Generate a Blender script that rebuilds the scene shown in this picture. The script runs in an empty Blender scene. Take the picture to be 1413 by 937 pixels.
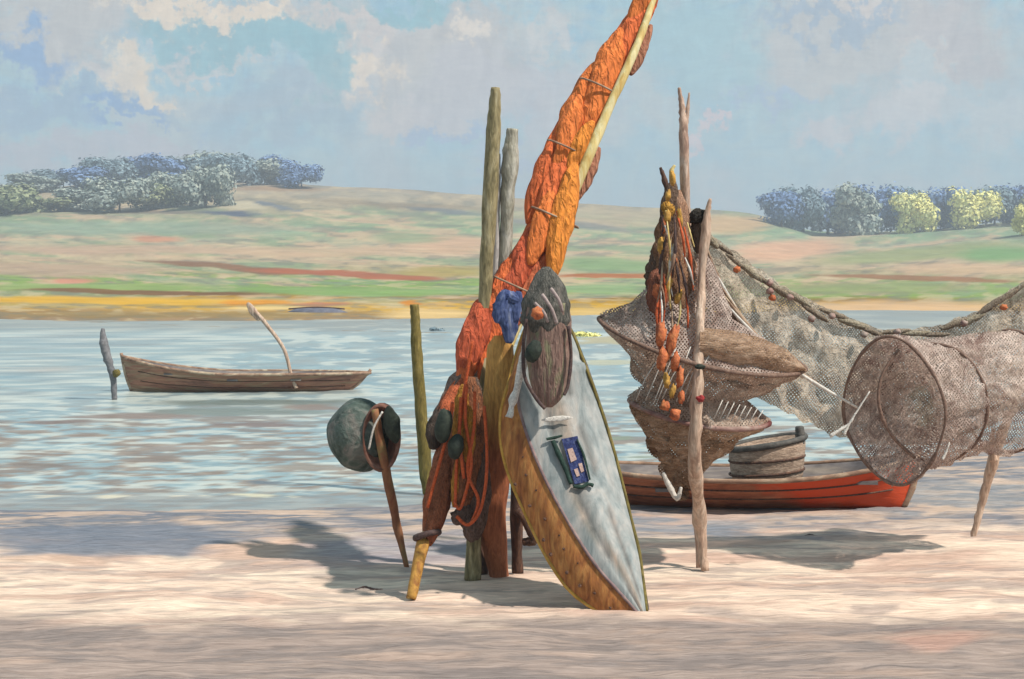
import bpy, math, random
import numpy as np
from mathutils import Vector, noise as mn
random.seed(4)
R = math.radians
C = bpy.context.scene
col = C.collection

# ------------------------------------------------------------ camera
F = 1962.0            # focal length in pixels of a 1413 wide picture (50 mm on 36 mm)
EYE = 2.0
TH = math.atan((468.5 - 390.0) / F)
cd = bpy.data.cameras.new('camera'); cam = bpy.data.objects.new('camera', cd); col.objects.link(cam)
cd.lens = 50.0; cd.sensor_width = 36.0; cd.clip_start = 0.1; cd.clip_end = 6000
cam.location = (0, 0, EYE); cam.rotation_euler = (R(90) - TH, 0, 0)
C.camera = cam

# ------------------------------------------------------------ sky and sun
SUN_EL = 52.0
SUN_DIR = Vector((3.5, -2.1, 0)).normalized()         # horizontal direction towards the sun
C.world = bpy.data.worlds.new('World'); C.world.use_nodes = True
wn = C.world.node_tree; N = wn.nodes; L = wn.links; N.clear()
out = N.new('ShaderNodeOutputWorld'); bg = N.new('ShaderNodeBackground'); bg.inputs[1].default_value = 0.1
sky = N.new('ShaderNodeTexSky'); sky.sky_type = 'NISHITA'; sky.sun_disc = False
sky.sun_elevation = R(SUN_EL); sky.sun_rotation = math.atan2(SUN_DIR.x, SUN_DIR.y)
sky.air_density = 1.0; sky.dust_density = 0.6; sky.ozone_density = 2.0
tc = N.new('ShaderNodeTexCoord')
def wnoise(scale, sc, det, dist, loc=(0, 0, 0), rough=.6):
    m = N.new('ShaderNodeMapping'); m.inputs['Scale'].default_value = sc; m.inputs['Location'].default_value = loc
    L.new(tc.outputs['Generated'], m.inputs[0])
    n = N.new('ShaderNodeTexNoise'); n.inputs['Scale'].default_value = scale; n.inputs['Detail'].default_value = det
    n.inputs['Roughness'].default_value = rough; n.inputs['Distortion'].default_value = dist
    L.new(m.outputs[0], n.inputs['Vector']); return n.outputs[0]
def wramp(src, stops):
    r = N.new('ShaderNodeValToRGB'); e = r.color_ramp.elements
    while len(e) < len(stops): e.new(.5)
    for el, (p, c) in zip(e, stops): el.position = p; el.color = (*c, 1) if len(c) == 3 else c
    L.new(src, r.inputs[0]); return r.outputs[0]
def wmix(f, a, b, mode='MIX'):
    m = N.new('ShaderNodeMix'); m.data_type = 'RGBA'; m.blend_type = mode
    for s, i in ((f, 0), (a, 6), (b, 7)):
        if isinstance(s, (int, float)): m.inputs[i].default_value = s
        elif isinstance(s, tuple): m.inputs[i].default_value = (*s, 1)
        else: L.new(s, m.inputs[i])
    return m.outputs[2]
# clear sky kept in the Nishita range, gently cooled; clouds in two tones
tint = wmix(1.0, sky.outputs[0], (.62, .84, 1.02), 'MULTIPLY')
clear = wmix(.72, tint, (2.6, 4.15, 4.6))
dab = wnoise(24, (1, 1, 1.3), 5, 1.6)
c3 = wmix(wramp(dab, [(.40, (0, 0, 0)), (.62, (.8, .8, .8))]), clear, (3.3, 4.5, 4.75))
big = wnoise(6.0, (1, 1, 1.7), 7, 1.1, (.37, .1, .62), .6)
c3 = wmix(wramp(big, [(.50, (0, 0, 0)), (.58, (.6, .6, .6))]), c3, (4.1, 4.3, 4.35))
# cloud banks and gaps, each at its own bearing; edges broken up by two sizes of noise
def wn_col(scale, amp, prev):
    n = N.new('ShaderNodeTexNoise'); n.inputs['Scale'].default_value = scale; n.inputs['Detail'].default_value = 6; n.inputs['Roughness'].default_value = .65
    L.new(tc.outputs['Generated'], n.inputs['Vector'])
    sub = N.new('ShaderNodeVectorMath'); sub.operation = 'SUBTRACT'; sub.inputs[1].default_value = (.5, .5, .5); L.new(n.outputs['Color'], sub.inputs[0])
    ma = N.new('ShaderNodeVectorMath'); ma.operation = 'MULTIPLY_ADD'; ma.inputs[1].default_value = (amp, amp, amp); L.new(sub.outputs[0], ma.inputs[0]); L.new(prev, ma.inputs[2]); return ma.outputs[0]
dvec = wn_col(60, .07, wn_col(14, .11, tc.outputs['Generated']))
def cloud(px, py, rx, ry, c, k, prev):
    u = (px - 706.5) / F; v = -(py - 468.5) / F
    d = Vector((u, math.cos(TH) + v * math.sin(TH), -math.sin(TH) + v * math.cos(TH))).normalized()
    s_ = N.new('ShaderNodeVectorMath'); s_.operation = 'SUBTRACT'; s_.inputs[1].default_value = d; L.new(dvec, s_.inputs[0])
    m_ = N.new('ShaderNodeVectorMath'); m_.operation = 'MULTIPLY'; m_.inputs[1].default_value = (F / rx, F / rx * .6, F / ry); L.new(s_.outputs[0], m_.inputs[0])
    l_ = N.new('ShaderNodeVectorMath'); l_.operation = 'LENGTH'; L.new(m_.outputs[0], l_.inputs[0])
    r_ = N.new('ShaderNodeMapRange'); r_.interpolation_type = 'SMOOTHSTEP'; r_.inputs[1].default_value = .55; r_.inputs[2].default_value = 1.3; r_.inputs[3].default_value = k; r_.inputs[4].default_value = 0
    L.new(l_.outputs['Value'], r_.inputs[0])
    q = [((x / 255 + .055) / 1.055) ** 2.4 / .134 for x in c]
    return wmix(r_.outputs[0], prev, tuple(q))
GP = (196, 194, 193); CR_ = (236, 220, 200); BLU = (128, 168, 212); TQ = (140, 188, 200); PK = (214, 206, 202)
for a_ in [(70, 30, 130, 60, GP, .9), (330, 20, 180, 34, GP, .85), (600, 90, 190, 70, GP, .9), (560, 145, 60, 26, PK, .8), (470, 60, 60, 60, PK, .85), (700, 130, 150, 50, (196, 196, 202), .7),
           (1200, 70, 200, 90, GP, .85), (1380, 150, 110, 50, (196, 204, 208), .8), (1300, 50, 60, 70, (190, 186, 190), .6), (100, 215, 190, 30, (194, 190, 200), .7), (620, 40, 90, 40, GP, .6),
           (240, 14, 90, 18, CR_, .95), (345, 12, 60, 18, CR_, .95), (190, 108, 56, 28, CR_, .9), (215, 130, 26, 24, (238, 220, 196), .9), (480, 90, 50, 22, CR_, .8), (110, 100, 40, 14, PK, .8), (300, 78, 60, 14, PK, .7), (650, 62, 24, 20, (236, 224, 210), .8), (770, 45, 40, 22, PK, .6),
           (1150, 190, 54, 40, (208, 204, 206), .85), (1235, 170, 44, 46, (206, 206, 208), .85), (965, 172, 26, 13, (220, 204, 206), .9), (1260, 110, 40, 20, PK, .7), (1190, 10, 60, 20, PK, .7),
           (340, 52, 120, 26, TQ, .9), (420, 80, 34, 50, TQ, .85), (560, 8, 110, 18, TQ, .85), (950, 60, 110, 60, (162, 198, 208), .85), (1110, 150, 70, 30, (160, 196, 208), .6), (1290, 120, 110, 20, (164, 196, 208), .5),
           (24, 66, 44, 28, BLU, .9), (60, 140, 120, 26, (150, 178, 204), .8), (175, 155, 70, 12, BLU, .9), (615, 172, 46, 14, (158, 182, 212), .85), (1040, 130, 60, 14, (162, 186, 214), .7), (1130, 40, 90, 18, (150, 176, 200), .7), (700, 215, 60, 20, (170, 190, 216), .7), (380, 160, 120, 34, (158, 182, 200), .7)]:
    c3 = cloud(*a_, c3)
s1 = wnoise(90, (1, 1, .35), 3, .8, (0, 0, 0), .7); s2 = wnoise(110, (.35, 1, 1.6), 3, 1.8, (4, 0, 0), .7)
c3 = wmix(1.0, c3, wramp(s1, [(.3, (.92, .92, .93)), (.7, (1.08, 1.08, 1.07))]), 'MULTIPLY')
c3 = wmix(1.0, c3, wramp(s2, [(.3, (.93, .94, .95)), (.7, (1.08, 1.07, 1.05))]), 'MULTIPLY')
L.new(c3, bg.inputs[0]); L.new(bg.outputs[0], out.inputs[0])

sd = bpy.data.lights.new('sun', 'SUN'); sd.energy = 4.0; sd.angle = R(1.5); sd.color = (1, .93, .82)
so = bpy.data.objects.new('sun', sd); col.objects.link(so)
ce = math.cos(R(SUN_EL))
so.rotation_euler = Vector((SUN_DIR.x * ce, SUN_DIR.y * ce, math.sin(R(SUN_EL)))).to_track_quat('Z', 'Y').to_euler()
so.location = (8, -6, 12)
C.view_settings.view_transform = 'Standard'; C.view_settings.look = 'None'
C.view_settings.exposure = 0.50; C.view_settings.gamma = 1.0; C.view_settings.use_curve_mapping = False

# ------------------------------------------------------------ helpers
def P(px, py, Y):
    """world point seen at photo pixel (px,py) at depth Y"""
    u = (px - 706.5) / F; v = -(py - 468.5) / F
    dy = math.cos(TH) + v * math.sin(TH); dz = -math.sin(TH) + v * math.cos(TH)
    t = Y / dy
    return Vector((u * t, Y, EYE + dz * t))
def GD(py, z=0.0):
    v = -(py - 468.5) / F
    dy = math.cos(TH) + v * math.sin(TH); dz = -math.sin(TH) + v * math.cos(TH)
    return (z - EYE) / dz * dy
def G(px, py, z=0.0): return P(px, py, GD(py, z))
def S(px, Y): return px * Y / F          # pixels to metres at depth Y
def lin(c):
    return tuple(((x / 255) / 12.92 if x <= 10 else (((x / 255) + .055) / 1.055) ** 2.4) for x in c)
ALB = 0.90
def al(c, k=ALB): return tuple(min(.85, x * k) for x in lin(c))

def setp(o, label=None, cat=None, group=None, kind=None):
    for k, v in (('label', label), ('category', cat), ('group', group), ('kind', kind)):
        if v: o[k] = v
    return o
class MB:
    def __init__(s): s.v = []; s.f = []; s.c = []
    def add(s, vs, fs, c=None):
        b = len(s.v); s.v += [Vector(v) for v in vs]; s.f += [tuple(i + b for i in f) for f in fs]
        s.c += [c or (1, 1, 1)] * len(vs); return s
    def build(s, name, m, parent=None, smooth=True):
        me = bpy.data.meshes.new(name)
        base = Vector(parent['_b']) if parent is not None else (s.v[0] * 0)
        if parent is None:
            xs = [v.x for v in s.v]; ys = [v.y for v in s.v]; zs = [v.z for v in s.v]
            base = Vector(((min(xs) + max(xs)) / 2, (min(ys) + max(ys)) / 2, min(zs)))
        me.from_pydata([tuple(v - base) for v in s.v], [], s.f)
        me.materials.append(m)
        a = me.color_attributes.new('Col', 'FLOAT_COLOR', 'POINT')
        a.data.foreach_set('color', [x for c in s.c for x in (*c, 1)])
        if smooth: me.polygons.foreach_set('use_smooth', [True] * len(me.polygons))
        o = bpy.data.objects.new(name, me); col.objects.link(o)
        if parent is not None:
            if parent.get('_mesh'): pass
            o.parent = parent; o.location = (0, 0, 0); o['_b'] = list(base)
        else:
            o.location = base; o['_b'] = list(base)
        me.update(); return o
def thing(name, loc, label, cat, group=None):
    o = bpy.data.objects.new(name, None); col.objects.link(o); o.location = loc; o.empty_display_size = .2
    o['_b'] = list(loc); return setp(o, label, cat, group)
def tube(mb, pts, rad, seg=10, wob=0.0, c=None, freq=3.0, flat=1.0, caps=True, sub=6):
    """swept tube through pts with radii; wobble gives grown, hand-cut irregularity"""
    pts = [Vector(p) for p in pts]
    if not isinstance(rad, (list, tuple)): rad = [rad] * len(pts)
    P2 = []; R2 = []
    n = len(pts)
    for i in range(n - 1):
        p0 = pts[max(i - 1, 0)]; p1 = pts[i]; p2 = pts[i + 1]; p3 = pts[min(i + 2, n - 1)]
        for k in range(sub):
            t = k / sub
            P2.append(.5 * ((2 * p1) + (p2 - p0) * t + (2 * p0 - 5 * p1 + 4 * p2 - p3) * t * t + (3 * p1 - p0 - 3 * p2 + p3) * t ** 3))
            R2.append(rad[i] * (1 - t) + rad[i + 1] * t)
    P2.append(pts[-1]); R2.append(rad[-1])
    off = Vector((random.random() * 50, random.random() * 50, 0))
    up = Vector((0, 1, 0)); vs = []; fs = []
    for i, p in enumerate(P2):
        d = (P2[min(i + 1, len(P2) - 1)] - P2[max(i - 1, 0)])
        d = d.normalized() if d.length > 1e-9 else Vector((0, 0, 1))
        s = d.cross(up)
        if s.length < .1: s = d.cross(Vector((1, 0, 0)))
        s.normalize(); b = s.cross(d).normalized()
        for k in range(seg):
            a = 2 * math.pi * k / seg; dv = s * math.cos(a) + b * math.sin(a) * flat
            r = R2[i]
            if wob: r *= 1 + wob * mn.noise((p + dv * r * 2) * freq / max(.02, r * 3 + .05) * .25 + off) * 2
            vs.append(p + dv * r)
    m = len(P2)
    for i in range(m - 1):
        for k in range(seg):
            k2 = (k + 1) % seg
            fs.append((i * seg + k, i * seg + k2, (i + 1) * seg + k2, (i + 1) * seg + k))
    if caps: fs.append(tuple(range(seg))[::-1]); fs.append(tuple((m - 1) * seg + k for k in range(seg)))
    mb.add(vs, fs, c); return mb
def lobe(mb, p0, p1, w, c=None, flat=.8, folds=5, sharp=.7, seg=28, n=26, twist=1.2, amp=.13):
    """a gathered fold of cloth or netting: a spindle with twisted pleats"""
    p0 = Vector(p0); p1 = Vector(p1); ax = (p1 - p0); L_ = ax.length; d = ax.normalized()
    s = d.cross(Vector((0, 1, 0))).normalized(); b = s.cross(d).normalized()
    off = Vector((random.random() * 90, random.random() * 90, random.random() * 90)); ph = random.random() * 6
    vs = []; fs = []
    for i in range(n):
        t = i / (n - 1); pr = max(.02, math.sin(math.pi * (t * .96 + .02))) ** sharp
        cen = p0 + ax * t + s * w * .12 * mn.noise(off + Vector((t * 3, 0, 0)))
        for k in range(seg):
            a = 2 * math.pi * k / seg
            fo = math.sin(folds * a + twist * t * 4 + ph + 2 * mn.noise(off + Vector((t * 2.5, a * .4, 5))))
            r = w / 2 * pr * (1 + amp * (1 - abs(fo)) * 1.6 - amp + .16 * mn.noise(off + Vector((math.cos(a), math.sin(a), t * 5)) * 1.4))
            vs.append(cen + s * math.cos(a) * r + b * math.sin(a) * r * flat)
    for i in range(n - 1):
        for k in range(seg):
            k2 = (k + 1) % seg; fs.append((i * seg + k, i * seg + k2, (i + 1) * seg + k2, (i + 1) * seg + k))
    fs.append(tuple(range(seg))[::-1]); fs.append(tuple((n - 1) * seg + k for k in range(seg)))
    mb.add(vs, fs, c); return mb
def blob(mb, cen, r3, c=None, amp=.1, seg=20, ring=12, rot=0.0, freq=2.0):
    off = Vector((random.random() * 90, random.random() * 90, 0)); vs = []; fs = []
    cr, sr = math.cos(rot), math.sin(rot)
    for i in range(ring + 1):
        th = math.pi * i / ring
        for k in range(seg):
            a = 2 * math.pi * k / seg; d = Vector((math.sin(th) * math.cos(a), math.sin(th) * math.sin(a), math.cos(th)))
            q = 1 + amp * 2 * mn.noise(d * freq + off); x, y, z = d.x * r3[0] * q, d.y * r3[1] * q, d.z * r3[2] * q
            vs.append(Vector(cen) + Vector((x * cr + z * sr, y, -x * sr + z * cr)))
    for i in range(ring):
        for k in range(seg):
            k2 = (k + 1) % seg; fs.append((i * seg + k, (i + 1) * seg + k, (i + 1) * seg + k2, i * seg + k2))
    mb.add(vs, fs, c); return mb
def box8(mb, q, c=None):
    """q: 4 front corners then 4 back corners"""
    mb.add(q, [(0, 1, 2, 3), (7, 6, 5, 4), (0, 4, 5, 1), (1, 5, 6, 2), (2, 6, 7, 3), (3, 7, 4, 0)], c); return mb

# ------------------------------------------------------------ materials
def mat(name, cols, scale=6, stretch=(1, 1, 1), rough=.75, bump=.3, dist=1.5, attr=False, fine=.25, bscale=None, lo=.34, hi=.66, k=ALB, spec=.3, bdist=.01, alpha=None, det=5, trans=0.0):
    m = bpy.data.materials.new(name); m.use_nodes = True
    nt = m.node_tree; N = nt.nodes; L = nt.links; b = N['Principled BSDF']
    tc = N.new('ShaderNodeTexCoord'); mp = N.new('ShaderNodeMapping'); mp.inputs['Scale'].default_value = stretch
    L.new(tc.outputs['Object'], mp.inputs[0])
    n1 = N.new('ShaderNodeTexNoise'); n1.inputs['Scale'].default_value = scale; n1.inputs['Detail'].default_value = det
    n1.inputs['Distortion'].default_value = dist; n1.inputs['Roughness'].default_value = .62; L.new(mp.outputs[0], n1.inputs['Vector'])
    n2 = N.new('ShaderNodeTexNoise'); n2.inputs['Scale'].default_value = bscale or scale * 4; n2.inputs['Detail'].default_value = 4
    n2.inputs['Distortion'].default_value = .6; L.new(mp.outputs[0], n2.inputs['Vector'])
    r = N.new('ShaderNodeValToRGB'); e = r.color_ramp.elements
    while len(e) < len(cols): e.new(.5)
    for i, c in enumerate(cols): e[i].position = lo + (hi - lo) * i / max(1, len(cols) - 1); e[i].color = (*al(c, k), 1)
    L.new(n1.outputs[0], r.inputs[0]); src = r.outputs[0]
    if attr:
        at = N.new('ShaderNodeVertexColor'); at.layer_name = 'Col'
        mx = N.new('ShaderNodeMix'); mx.data_type = 'RGBA'; mx.blend_type = 'MULTIPLY'; mx.inputs[0].default_value = 1
        L.new(src, mx.inputs[6]); L.new(at.outputs[0], mx.inputs[7]); src = mx.outputs[2]
    if fine:
        r2 = N.new('ShaderNodeMapRange'); r2.inputs[1].default_value = .3; r2.inputs[2].default_value = .7
        r2.inputs[3].default_value = 1 - fine; r2.inputs[4].default_value = 1 + fine; L.new(n2.outputs[0], r2.inputs[0])
        mx = N.new('ShaderNodeMix'); mx.data_type = 'RGBA'; mx.blend_type = 'MULTIPLY'; mx.inputs[0].default_value = 1
        L.new(src, mx.inputs[6]); L.new(r2.outputs[0], mx.inputs[7]); src = mx.outputs[2]
    L.new(src, b.inputs['Base Color'])
    b.inputs['Roughness'].default_value = rough; b.inputs['Specular IOR Level'].default_value = spec
    if trans: b.inputs['Subsurface Weight'].default_value = 0
    if bump:
        bp = N.new('ShaderNodeBump'); bp.inputs['Strength'].default_value = bump; bp.inputs['Distance'].default_value = bdist
        L.new(n2.outputs[0], bp.inputs['Height']); L.new(bp.outputs[0], b.inputs['Normal'])
    if alpha:
        # netting: crossed cords with holes between them, denser where it is bunched
        cell, cover = alpha
        uv = N.new('ShaderNodeTexCoord'); hs = []
        nd = N.new('ShaderNodeTexNoise'); nd.inputs['Scale'].default_value = 7; nd.inputs['Detail'].default_value = 2; L.new(uv.outputs['Object'], nd.inputs['Vector'])
        ad = N.new('ShaderNodeVectorMath'); ad.operation = 'MULTIPLY_ADD'; ad.inputs[1].default_value = (.05, .05, .05)
        L.new(nd.outputs['Color'], ad.inputs[0]); L.new(uv.outputs['Object'], ad.inputs[2])
        for ang in (38, -47):
            w = N.new('ShaderNodeTexWave'); w.wave_profile = 'SIN'; w.bands_direction = 'X'; w.inputs['Scale'].default_value = .314 / cell
            w.inputs['Distortion'].default_value = .6; w.inputs['Detail'].default_value = 1
            mm = N.new('ShaderNodeMapping'); mm.inputs['Rotation'].default_value = (0, R(ang), 0)
            L.new(ad.outputs[0], mm.inputs[0]); L.new(mm.outputs[0], w.inputs['Vector']); hs.append(w.outputs['Fac'])
        mxx = N.new('ShaderNodeMath'); mxx.operation = 'MAXIMUM'; L.new(hs[0], mxx.inputs[0]); L.new(hs[1], mxx.inputs[1])
        n3 = N.new('ShaderNodeTexNoise'); n3.inputs['Scale'].default_value = 5; n3.inputs['Detail'].default_value = 5; n3.inputs['Distortion'].default_value = 1.5; L.new(mp.outputs[0], n3.inputs['Vector'])
        s1 = N.new('ShaderNodeMath'); s1.operation = 'MULTIPLY_ADD'; s1.inputs[1].default_value = 1.0; L.new(n3.outputs[0], s1.inputs[0]); L.new(mxx.outputs[0], s1.inputs[2])
        mr = N.new('ShaderNodeMapRange'); mr.inputs[1].default_value = 1.45 - cover * .55; mr.inputs[2].default_value = 1.62 - cover * .55
        mr.inputs[3].default_value = .0; mr.inputs[4].default_value = 1.0
        L.new(s1.outputs[0], mr.inputs[0])
        # thin twine lets some light through from behind
        tl = N.new('ShaderNodeBsdfTranslucent'); L.new(src, tl.inputs[0]); ms = N.new('ShaderNodeMixShader'); ms.inputs[0].default_value = .42
        L.new(b.outputs[0], ms.inputs[1]); L.new(tl.outputs[0], ms.inputs[2]); tr = N.new('ShaderNodeBsdfTransparent'); m2 = N.new('ShaderNodeMixShader')
        L.new(mr.outputs[0], m2.inputs[0]); L.new(tr.outputs[0], m2.inputs[1]); L.new(ms.outputs[0], m2.inputs[2]); L.new(m2.outputs[0], N['Material Output'].inputs['Surface'])
    return m

ST = (6, 6, 1)   # grain along z
M = {}
M['olive'] = mat('olive_bark', [(106, 98, 70), (140, 128, 94), (168, 158, 128)], 7, (2, 2, .5), bump=.6, fine=.35)
M['ochpost'] = mat('ochre_post', [(86, 78, 40), (112, 98, 46), (132, 116, 66)], 7, (2, 2, .5), bump=.6, fine=.3)
M['greypost'] = mat('grey_bark', [(130, 126, 112), (158, 154, 140), (178, 174, 164)], 7, (2, 2, .5), bump=.6, fine=.35)
M['palewood'] = mat('pale_driftwood', [(160, 130, 112), (190, 162, 142), (206, 184, 166)], 6, (2, 2, .4), bump=.7, fine=.3)
M['pinkwood'] = mat('pink_wood', [(150, 120, 106), (186, 156, 138), (196, 176, 162)], 8, (2, 2, .5), bump=.6, fine=.3)
M['darkwood'] = mat('dark_wood', [(60, 46, 44), (88, 62, 50), (106, 76, 60)], 8, (2, 2, .6), bump=.6, fine=.3)
M['spar'] = mat('pale_spar', [(190, 156, 90), (212, 190, 128), (222, 210, 166)], 5, (2, 2, .4), bump=.4, fine=.15)
M['sail'] = mat('tanned_sail', [(200, 190, 190), (234, 228, 222), (255, 252, 244)], 9, (2.4, 2.4, .6), rough=.85, bump=1.0, attr=True, fine=.24, k=1.0, bdist=.06, bscale=11)
M['mass'] = mat('tangled_net', [(190, 180, 170), (230, 222, 212), (255, 245, 235)], 14, (2, 2, .8), rough=.9, bump=.9, attr=True, fine=.4, k=1.0, bdist=.02, bscale=60)
M['rope_o'] = mat('orange_rope', [(170, 74, 40), (198, 92, 48)], 20, bump=.4)
M['rope_w'] = mat('white_rope', [(196, 190, 184), (222, 216, 208)], 20, bump=.4)
M['rope_d'] = mat('dark_rope', [(66, 50, 52), (92, 72, 66)], 20, bump=.4)
M['hoop'] = mat('brown_hoop', [(104, 80, 70), (136, 110, 96)], 20, bump=.4)
M['maroon'] = mat('maroon_hoop', [(98, 50, 50), (150, 120, 112), (176, 160, 150)], 4, bump=.4)
M['blue'] = mat('blue_cloth', [(48, 62, 106), (84, 98, 140), (150, 152, 166)], 10, (1, 1, .4), bump=.6)
M['black'] = mat('black_cork', [(32, 40, 36), (52, 60, 50)], 12, bump=.4)
M['cork'] = mat('orange_cork', [(150, 84, 60), (196, 108, 66), (206, 130, 84)], 14, bump=.5)
M['hood'] = mat('dark_canvas', [(66, 66, 62), (92, 90, 84), (118, 112, 106)], 9, (3, 3, .8), bump=.9, fine=.3, bdist=.02)
M['bagbody'] = mat('mauve_bag', [(112, 84, 76), (138, 112, 102), (120, 122, 92)], 7, (2.5, 1, .5), bump=.9, fine=.3, bdist=.02)
M['plank'] = mat('ochre_plank', [(206, 196, 190), (240, 232, 224), (255, 252, 250)], 6, (3, 3, .4), bump=.5, attr=True, fine=.25, k=1.0)
M['strake'] = mat('ochre_strake', [(128, 76, 44), (162, 104, 56), (184, 130, 74)], 5, (2.2, 2.2, .6), bump=.5, fine=.25)
M['greyhull'] = mat('grey_hull_paint', [(112, 122, 124), (142, 148, 148), (162, 162, 160), (180, 172, 164)], 3.4, (2.0, 2.0, .4), rough=.6, bump=.5, attr=True, fine=.16, lo=.3, hi=.72)
M['greentrim'] = mat('dark_green_paint', [(24, 48, 42), (40, 64, 54)], 14, bump=.3)
M['platemark'] = mat('plate_mark', [(170, 140, 132), (196, 168, 156)], 20, bump=.2)
M['net'] = mat('grey_netting', [(160, 134, 118), (196, 172, 156), (218, 200, 184)], 4, (1, 1, 1), rough=.9, bump=.8, fine=.3, alpha=(.018, 1.25), bscale=40, bdist=.02)
M['netdrape'] = mat('drape_netting', [(164, 146, 130), (206, 188, 168), (230, 214, 196)], 4, (1, 1, 1), rough=.9, bump=1, fine=.35, alpha=(.017, 1.42), bscale=34, bdist=.03)
M['netthin'] = mat('thin_netting', [(150, 124, 116), (200, 180, 170), (224, 206, 196)], 4, (1, 1, 1), rough=.9, bump=.8, fine=.35, alpha=(.018, .85), bscale=34, bdist=.02)
M['netbrown'] = mat('brown_netting', [(146, 116, 92), (184, 152, 126), (212, 184, 160)], 5, (.6, 1, 2.4), rough=.9, bump=.9, fine=.35, alpha=(.018, 1.45), bscale=34, bdist=.02)
M['hullbrown'] = mat('tarred_planks', [(86, 60, 48), (116, 82, 64), (150, 116, 96)], 3, (.5, 1, 3), bump=.5, fine=.25)
M['hullrow'] = mat('weathered_planks', [(124, 88, 76), (158, 112, 92), (150, 124, 98), (184, 152, 132)], 1.6, (.35, 1, 3.5), bump=.6, fine=.25)
M['hullin'] = mat('inside_planks', [(88, 84, 88), (118, 110, 108), (150, 138, 128)], 2, (.5, 1, 2), bump=.4)
M['gunwale'] = mat('worn_gunwale', [(120, 92, 76), (150, 120, 100), (184, 164, 140)], 4, (.6, 1, 1), bump=.4)
M['basket'] = mat('wicker', [(132, 112, 98), (168, 144, 126), (186, 164, 146)], 8, (1, 1, 4), bump=.9, fine=.3)
M['tarp'] = mat('dark_rim', [(74, 72, 70), (98, 94, 90)], 8, bump=.5)
M['foam'] = mat('pale_shell', [(206, 192, 168), (228, 216, 190)], 10, bump=.3)

# ------------------------------------------------------------ numpy noise for the ground
rng = np.random.default_rng(7)
TAB = rng.random((256, 256))
def vn(x, y):
    xi = np.floor(x).astype(int); yi = np.floor(y).astype(int); fx = x - xi; fy = y - yi
    fx = fx * fx * (3 - 2 * fx); fy = fy * fy * (3 - 2 * fy)
    g = lambda a, b: TAB[a & 255, b & 255]
    return (g(xi, yi) * (1 - fx) + g(xi + 1, yi) * fx) * (1 - fy) + (g(xi, yi + 1) * (1 - fx) + g(xi + 1, yi + 1) * fx) * fy
def fbm(x, y, o=5, g=.55):
    s = 0; a = 1; t = 0
    for i in range(o): s = s + a * vn(x * 2 ** i + 17.3 * i, y * 2 ** i + 9.1 * i); t += a; a *= g
    return s / t
def blendp(colr, w, c):
    return colr * (1 - w[..., None]) + np.array(lin(c)) * w[..., None]
def grid_mesh(name, X, Y, Z, colr, m, kind='structure'):
    r, c = X.shape
    me = bpy.data.meshes.new(name); idx = np.arange(r * c).reshape(r, c)
    f = np.stack([idx[:-1, :-1], idx[:-1, 1:], idx[1:, 1:], idx[1:, :-1]], -1).reshape(-1, 4)
    me.vertices.add(r * c); me.vertices.foreach_set('co', np.stack([X, Y, Z], -1).ravel())
    me.loops.add(f.size); me.loops.foreach_set('vertex_index', f.ravel())
    me.polygons.add(len(f)); me.polygons.foreach_set('loop_start', np.arange(0, f.size, 4)); me.polygons.foreach_set('loop_total', np.full(len(f), 4))
    me.update(calc_edges=True); me.validate()
    a = me.color_attributes.new('Col', 'FLOAT_COLOR', 'POINT')
    a.data.foreach_set('color', np.concatenate([colr, np.ones((r, c, 1))], -1).ravel().astype(np.float32))
    me.polygons.foreach_set('use_smooth', [True] * len(me.polygons))
    me.materials.append(m); o = bpy.data.objects.new(name, me); col.objects.link(o); o['kind'] = kind
    return o
def img_of(X, Y, Z):
    dz = Z - EYE; f_ = Y * math.cos(TH) - dz * math.sin(TH); u_ = Y * math.sin(TH) + dz * math.cos(TH)
    f_ = np.maximum(f_, .3)
    return 706.5 + F * X / f_, 468.5 - F * u_ / f_

def ground_mat(name, scale, stretch, fine, bump, bdist, rough=.9):
    m = mat(name, [(225, 225, 225), (255, 255, 255)], scale, stretch, rough=rough, bump=bump, attr=True, fine=fine, k=1.0, bdist=bdist, spec=.15, lo=.3, hi=.7, dist=.8)
    return m
M['sand'] = ground_mat('sand', 2.4, (.6, 5.5, 1), .22, 1.0, .016)
M['field'] = ground_mat('field', .05, (1, 1, 1), .12, .5, .6)

# --- the shore line (distance as a function of x)
sx = np.array([-60, -20, -4.7, -1.2, 0, 1.2, 3.15, 4.6, 6.5, 14, 60.]); sy = np.array([13.5, 13.3, 13.1, 13.2, 14.0, 15.6, 15.9, 16.4, 18.2, 20, 21.])
def shore(x): return np.interp(x, sx, sy) + .22 * (fbm(x * .9 + 3, x * 0 + 2.2, 3) - .5)
# --- beach sheet
def dens(lo, hi, flo, fhi, step, n):
    a = np.arange(flo, fhi, step); q = (np.linspace(0, 1, n) ** 2.2)
    return np.concatenate([(flo - (flo - lo) * q[1:])[::-1], a, fhi + (hi - fhi) * q])
gx = dens(-60, 60, -5.6, 7.2, .03, 30); gy = dens(-30, 24, 5.5, 19, .04, 16)
X, Y = np.meshgrid(gx, gy)
sh = shore(X)
d_ = sh - Y
Z = np.where(d_ > 2.0, 0.0, (d_ - 2.0) * .05); Z = np.where(d_ < 0, -.10 + d_ * .12, Z)
relief = (fbm(X * .8 + Y * .3, Y * 2.6, 5) - .5) * .10 + (fbm(X * 2.2 + 5, Y * 13 + X * 1.3, 4) - .5) * .05
Z = Z + relief * np.clip((d_ + .3) / 1.2, .12, 1)
U, V = img_of(X, Y, Z)
wob = (fbm(X * 1.4, Y * 3, 4) - .5); V2 = V + wob * 46; U2 = U + (fbm(X * 2 + 9, Y * 2, 3) - .5) * 120
colr = np.zeros(X.shape + (3,)) + np.array(lin((236, 208, 188)))
def sm(a, b, x): t = np.clip((x - a) / (b - a), 0, 1); return t * t * (3 - 2 * t)
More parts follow.
